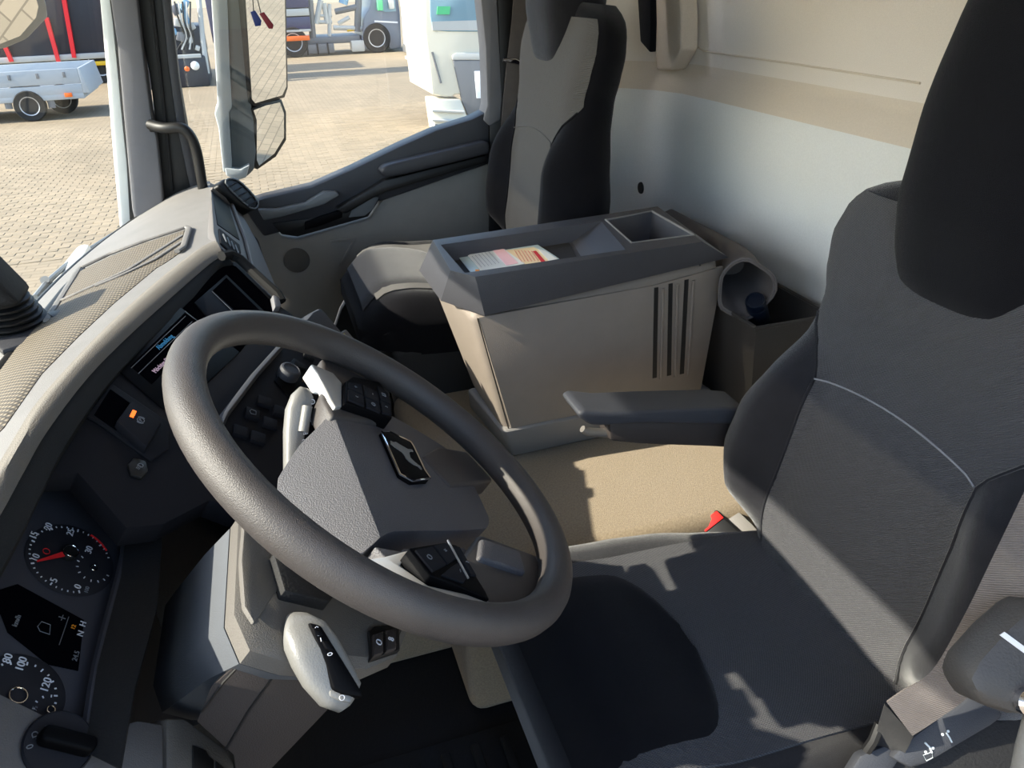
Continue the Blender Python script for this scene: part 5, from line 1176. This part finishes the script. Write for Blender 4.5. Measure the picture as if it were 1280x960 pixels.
bxs('load_box_stripe', 'steel_light', gt, (xl - 1.5, YG - .02, P3(370, 20).z), (P3(387, 20).x, YG + 2.4, P3(370, 11).z), .02)
bxs('load_box_top', 'dark_paint_blue', gt, (xl - 1.5, YG, P3(370, 10).z), (P3(388, 20).x, YG + 2.4, 3.4), .04)
bxs('white_sill', 'steel_light', gt, (xl - 1.5, YG - .05, P3(370, 40).z), (P3(386, 20).x, YG + .2, P3(370, 37).z), .01)
bxs('warning_board', 'amber', gt, (P3(356, 48).x, YG - .08, P3(370, 51).z), (P3(387, 48).x, YG - .02, P3(370, 45).z), .01)
for x, y, x2, y2, r_, m_ in ((392, 48, 388, 0, .12, 'grille_grey'), (396, 30, 402, 0, .10, 'steel_light'), (410, 30, 406, 4, .09, 'steel_light'), (413, 46, 413, 5, .07, 'steel_light'), (396, 28, 416, 28, .06, 'steel_light'), (396, 20, 416, 20, .05, 'steel_light'), (418, 35, 455, 36, .08, 'steel_light'), (435, 38, 462, 35, .06, 'yellow_paint'), (420, 15, 452, 8, .10, 'grille_grey'), (430, 5, 436, -20, .16, 'steel_blue'), (424, 30, 438, 22, .07, 'steel_light'), (448, 40, 450, -10, .12, 'grille_grey')):
    q = MB(); q.tube([P3(x, y) + V((0, .3, 0)), P3(x2, y2) + V((0, .3, 0))], r_, n=8); q.build('crane_beam', m_, gt)
# white post, pale container and kerb bands
pw = empty('gate_post', on(515, 74, Z=0), 'thin white post standing beside the grey truck', 'post')
pz_ = on(515, 74, Z=0); b = MB(); b.box(pz_ + V((0, 0, 2.2)), (.16, .16, 4.4), bev=.02); b.build('shaft', 'body_white', pw)
b = MB(); b.box(pz_ + V((0, 0, .05)), (.4, .4, .1), bev=.02); b.build('foot', 'steel_light', pw)
pc = empty('container', pz_ + V((1.2, 3, 0)), 'pale blue container behind the white post', 'container')
bxs('side', 'building_pale', pc, (pz_.x + .35, pz_.y + .8, .25), (pz_.x + 5, pz_.y + 3.2, 4.0), .03); bxs('skid', 'grille_grey', pc, (pz_.x + .3, pz_.y + .78, 0), (pz_.x + 5, pz_.y + 3.2, .27), .02)
# no load frames or shade bands are built on the paving here
# white truck cab in the next bay
YC = 14.0
wt = empty('white_truck', on(560, 163, Z=0), 'white truck cab front filling the right of the passenger window', 'truck')
def P4(x, y, d=0): return on(x, y, Y=YC + d)
fr = [(529, -120), (531, 40), (536, 80), (540, 118), (556, 121), (566, 121), (569, 118), (700, 118), (700, -120)]
b = MB(); b.prism([P4(x, y) for x, y in fr], (0, 2.0, 0), bev=.05, seg=3); b.build('cab_shell', 'cab_white', wt)
b = MB(); b.prism([P4(x, y, -.02) for x, y in ((536, -110), (538, 20), (541, 38), (560, 39.5), (690, 40), (690, -110))], (0, .05, 0), bev=.01); b.build('windscreen', 'vehicle_glass', wt)
b = MB(); b.prism([P4(x, y, -.03) for x, y in ((540, 27), (606, 25), (606, 38), (541, 38))], (0, .03, 0)); b.build('dash_reflection_strip', 'steel_light', wt)
b = MB(); b.prism([P4(x, y, -.05) for x, y in ((547, 8), (563, 8), (562, 18), (546, 18))], (0, .02, 0)); b.build('sticker', 'green_sticker', wt)
b = MB(); b.prism([P4(x, y, -.04) for x, y in ((565, 70), (570, 66), (700, 66), (700, 75), (566, 75))], (0, .06, 0), bev=.01); b.build('grille_bar', 'steel_light', wt)
b = MB(); b.prism([P4(x, y, -.03) for x, y in ((566, 75), (700, 75), (700, 150), (592, 152), (584, 142), (578, 128))], (0, .08, 0), bev=.02); b.build('grille', 'grille_grey', wt)
b = MB(); b.prism([P4(x, y, -.05) for x, y in ((593, 89), (640, 87), (640, 122), (596, 123))], (0, .03, 0), bev=.005); b.build('plate_holder', 'building_pale', wt)
b = MB(); b.prism([P4(x, y, -.05) for x, y in ((538, 124), (576, 124), (584, 145), (586, 152), (610, 170), (700, 170), (700, 200), (544, 200), (543, 160))], (0, .5, 0), bev=.03); b.build('bumper', 'cab_white', wt)
for yy in (138, 150):
    q = MB(); q.tube([P4(540, yy, -.08), P4(580, yy + 2, -.08)], .03, n=6); q.build('bumper_step', 'steel_light', wt)
b = MB(); b.prism([P4(x, y, -.06) for x, y in ((544, 155), (556, 157), (556, 163), (545, 163))], (0, .02, 0)); b.build('fog_lamp', 'grille_grey', wt)
b = MB(); b.tube([P4(540, 65, -.01), P4(551, 104, -.01)], .018, n=6); b.build('panel_gap', 'grille_grey', wt)
wheel(P4(620, 175, .6) + V((0, 0, 0)), .5, .3, wt)
for o in bpy.data.objects:
    if '_o' in o: del o['_o']
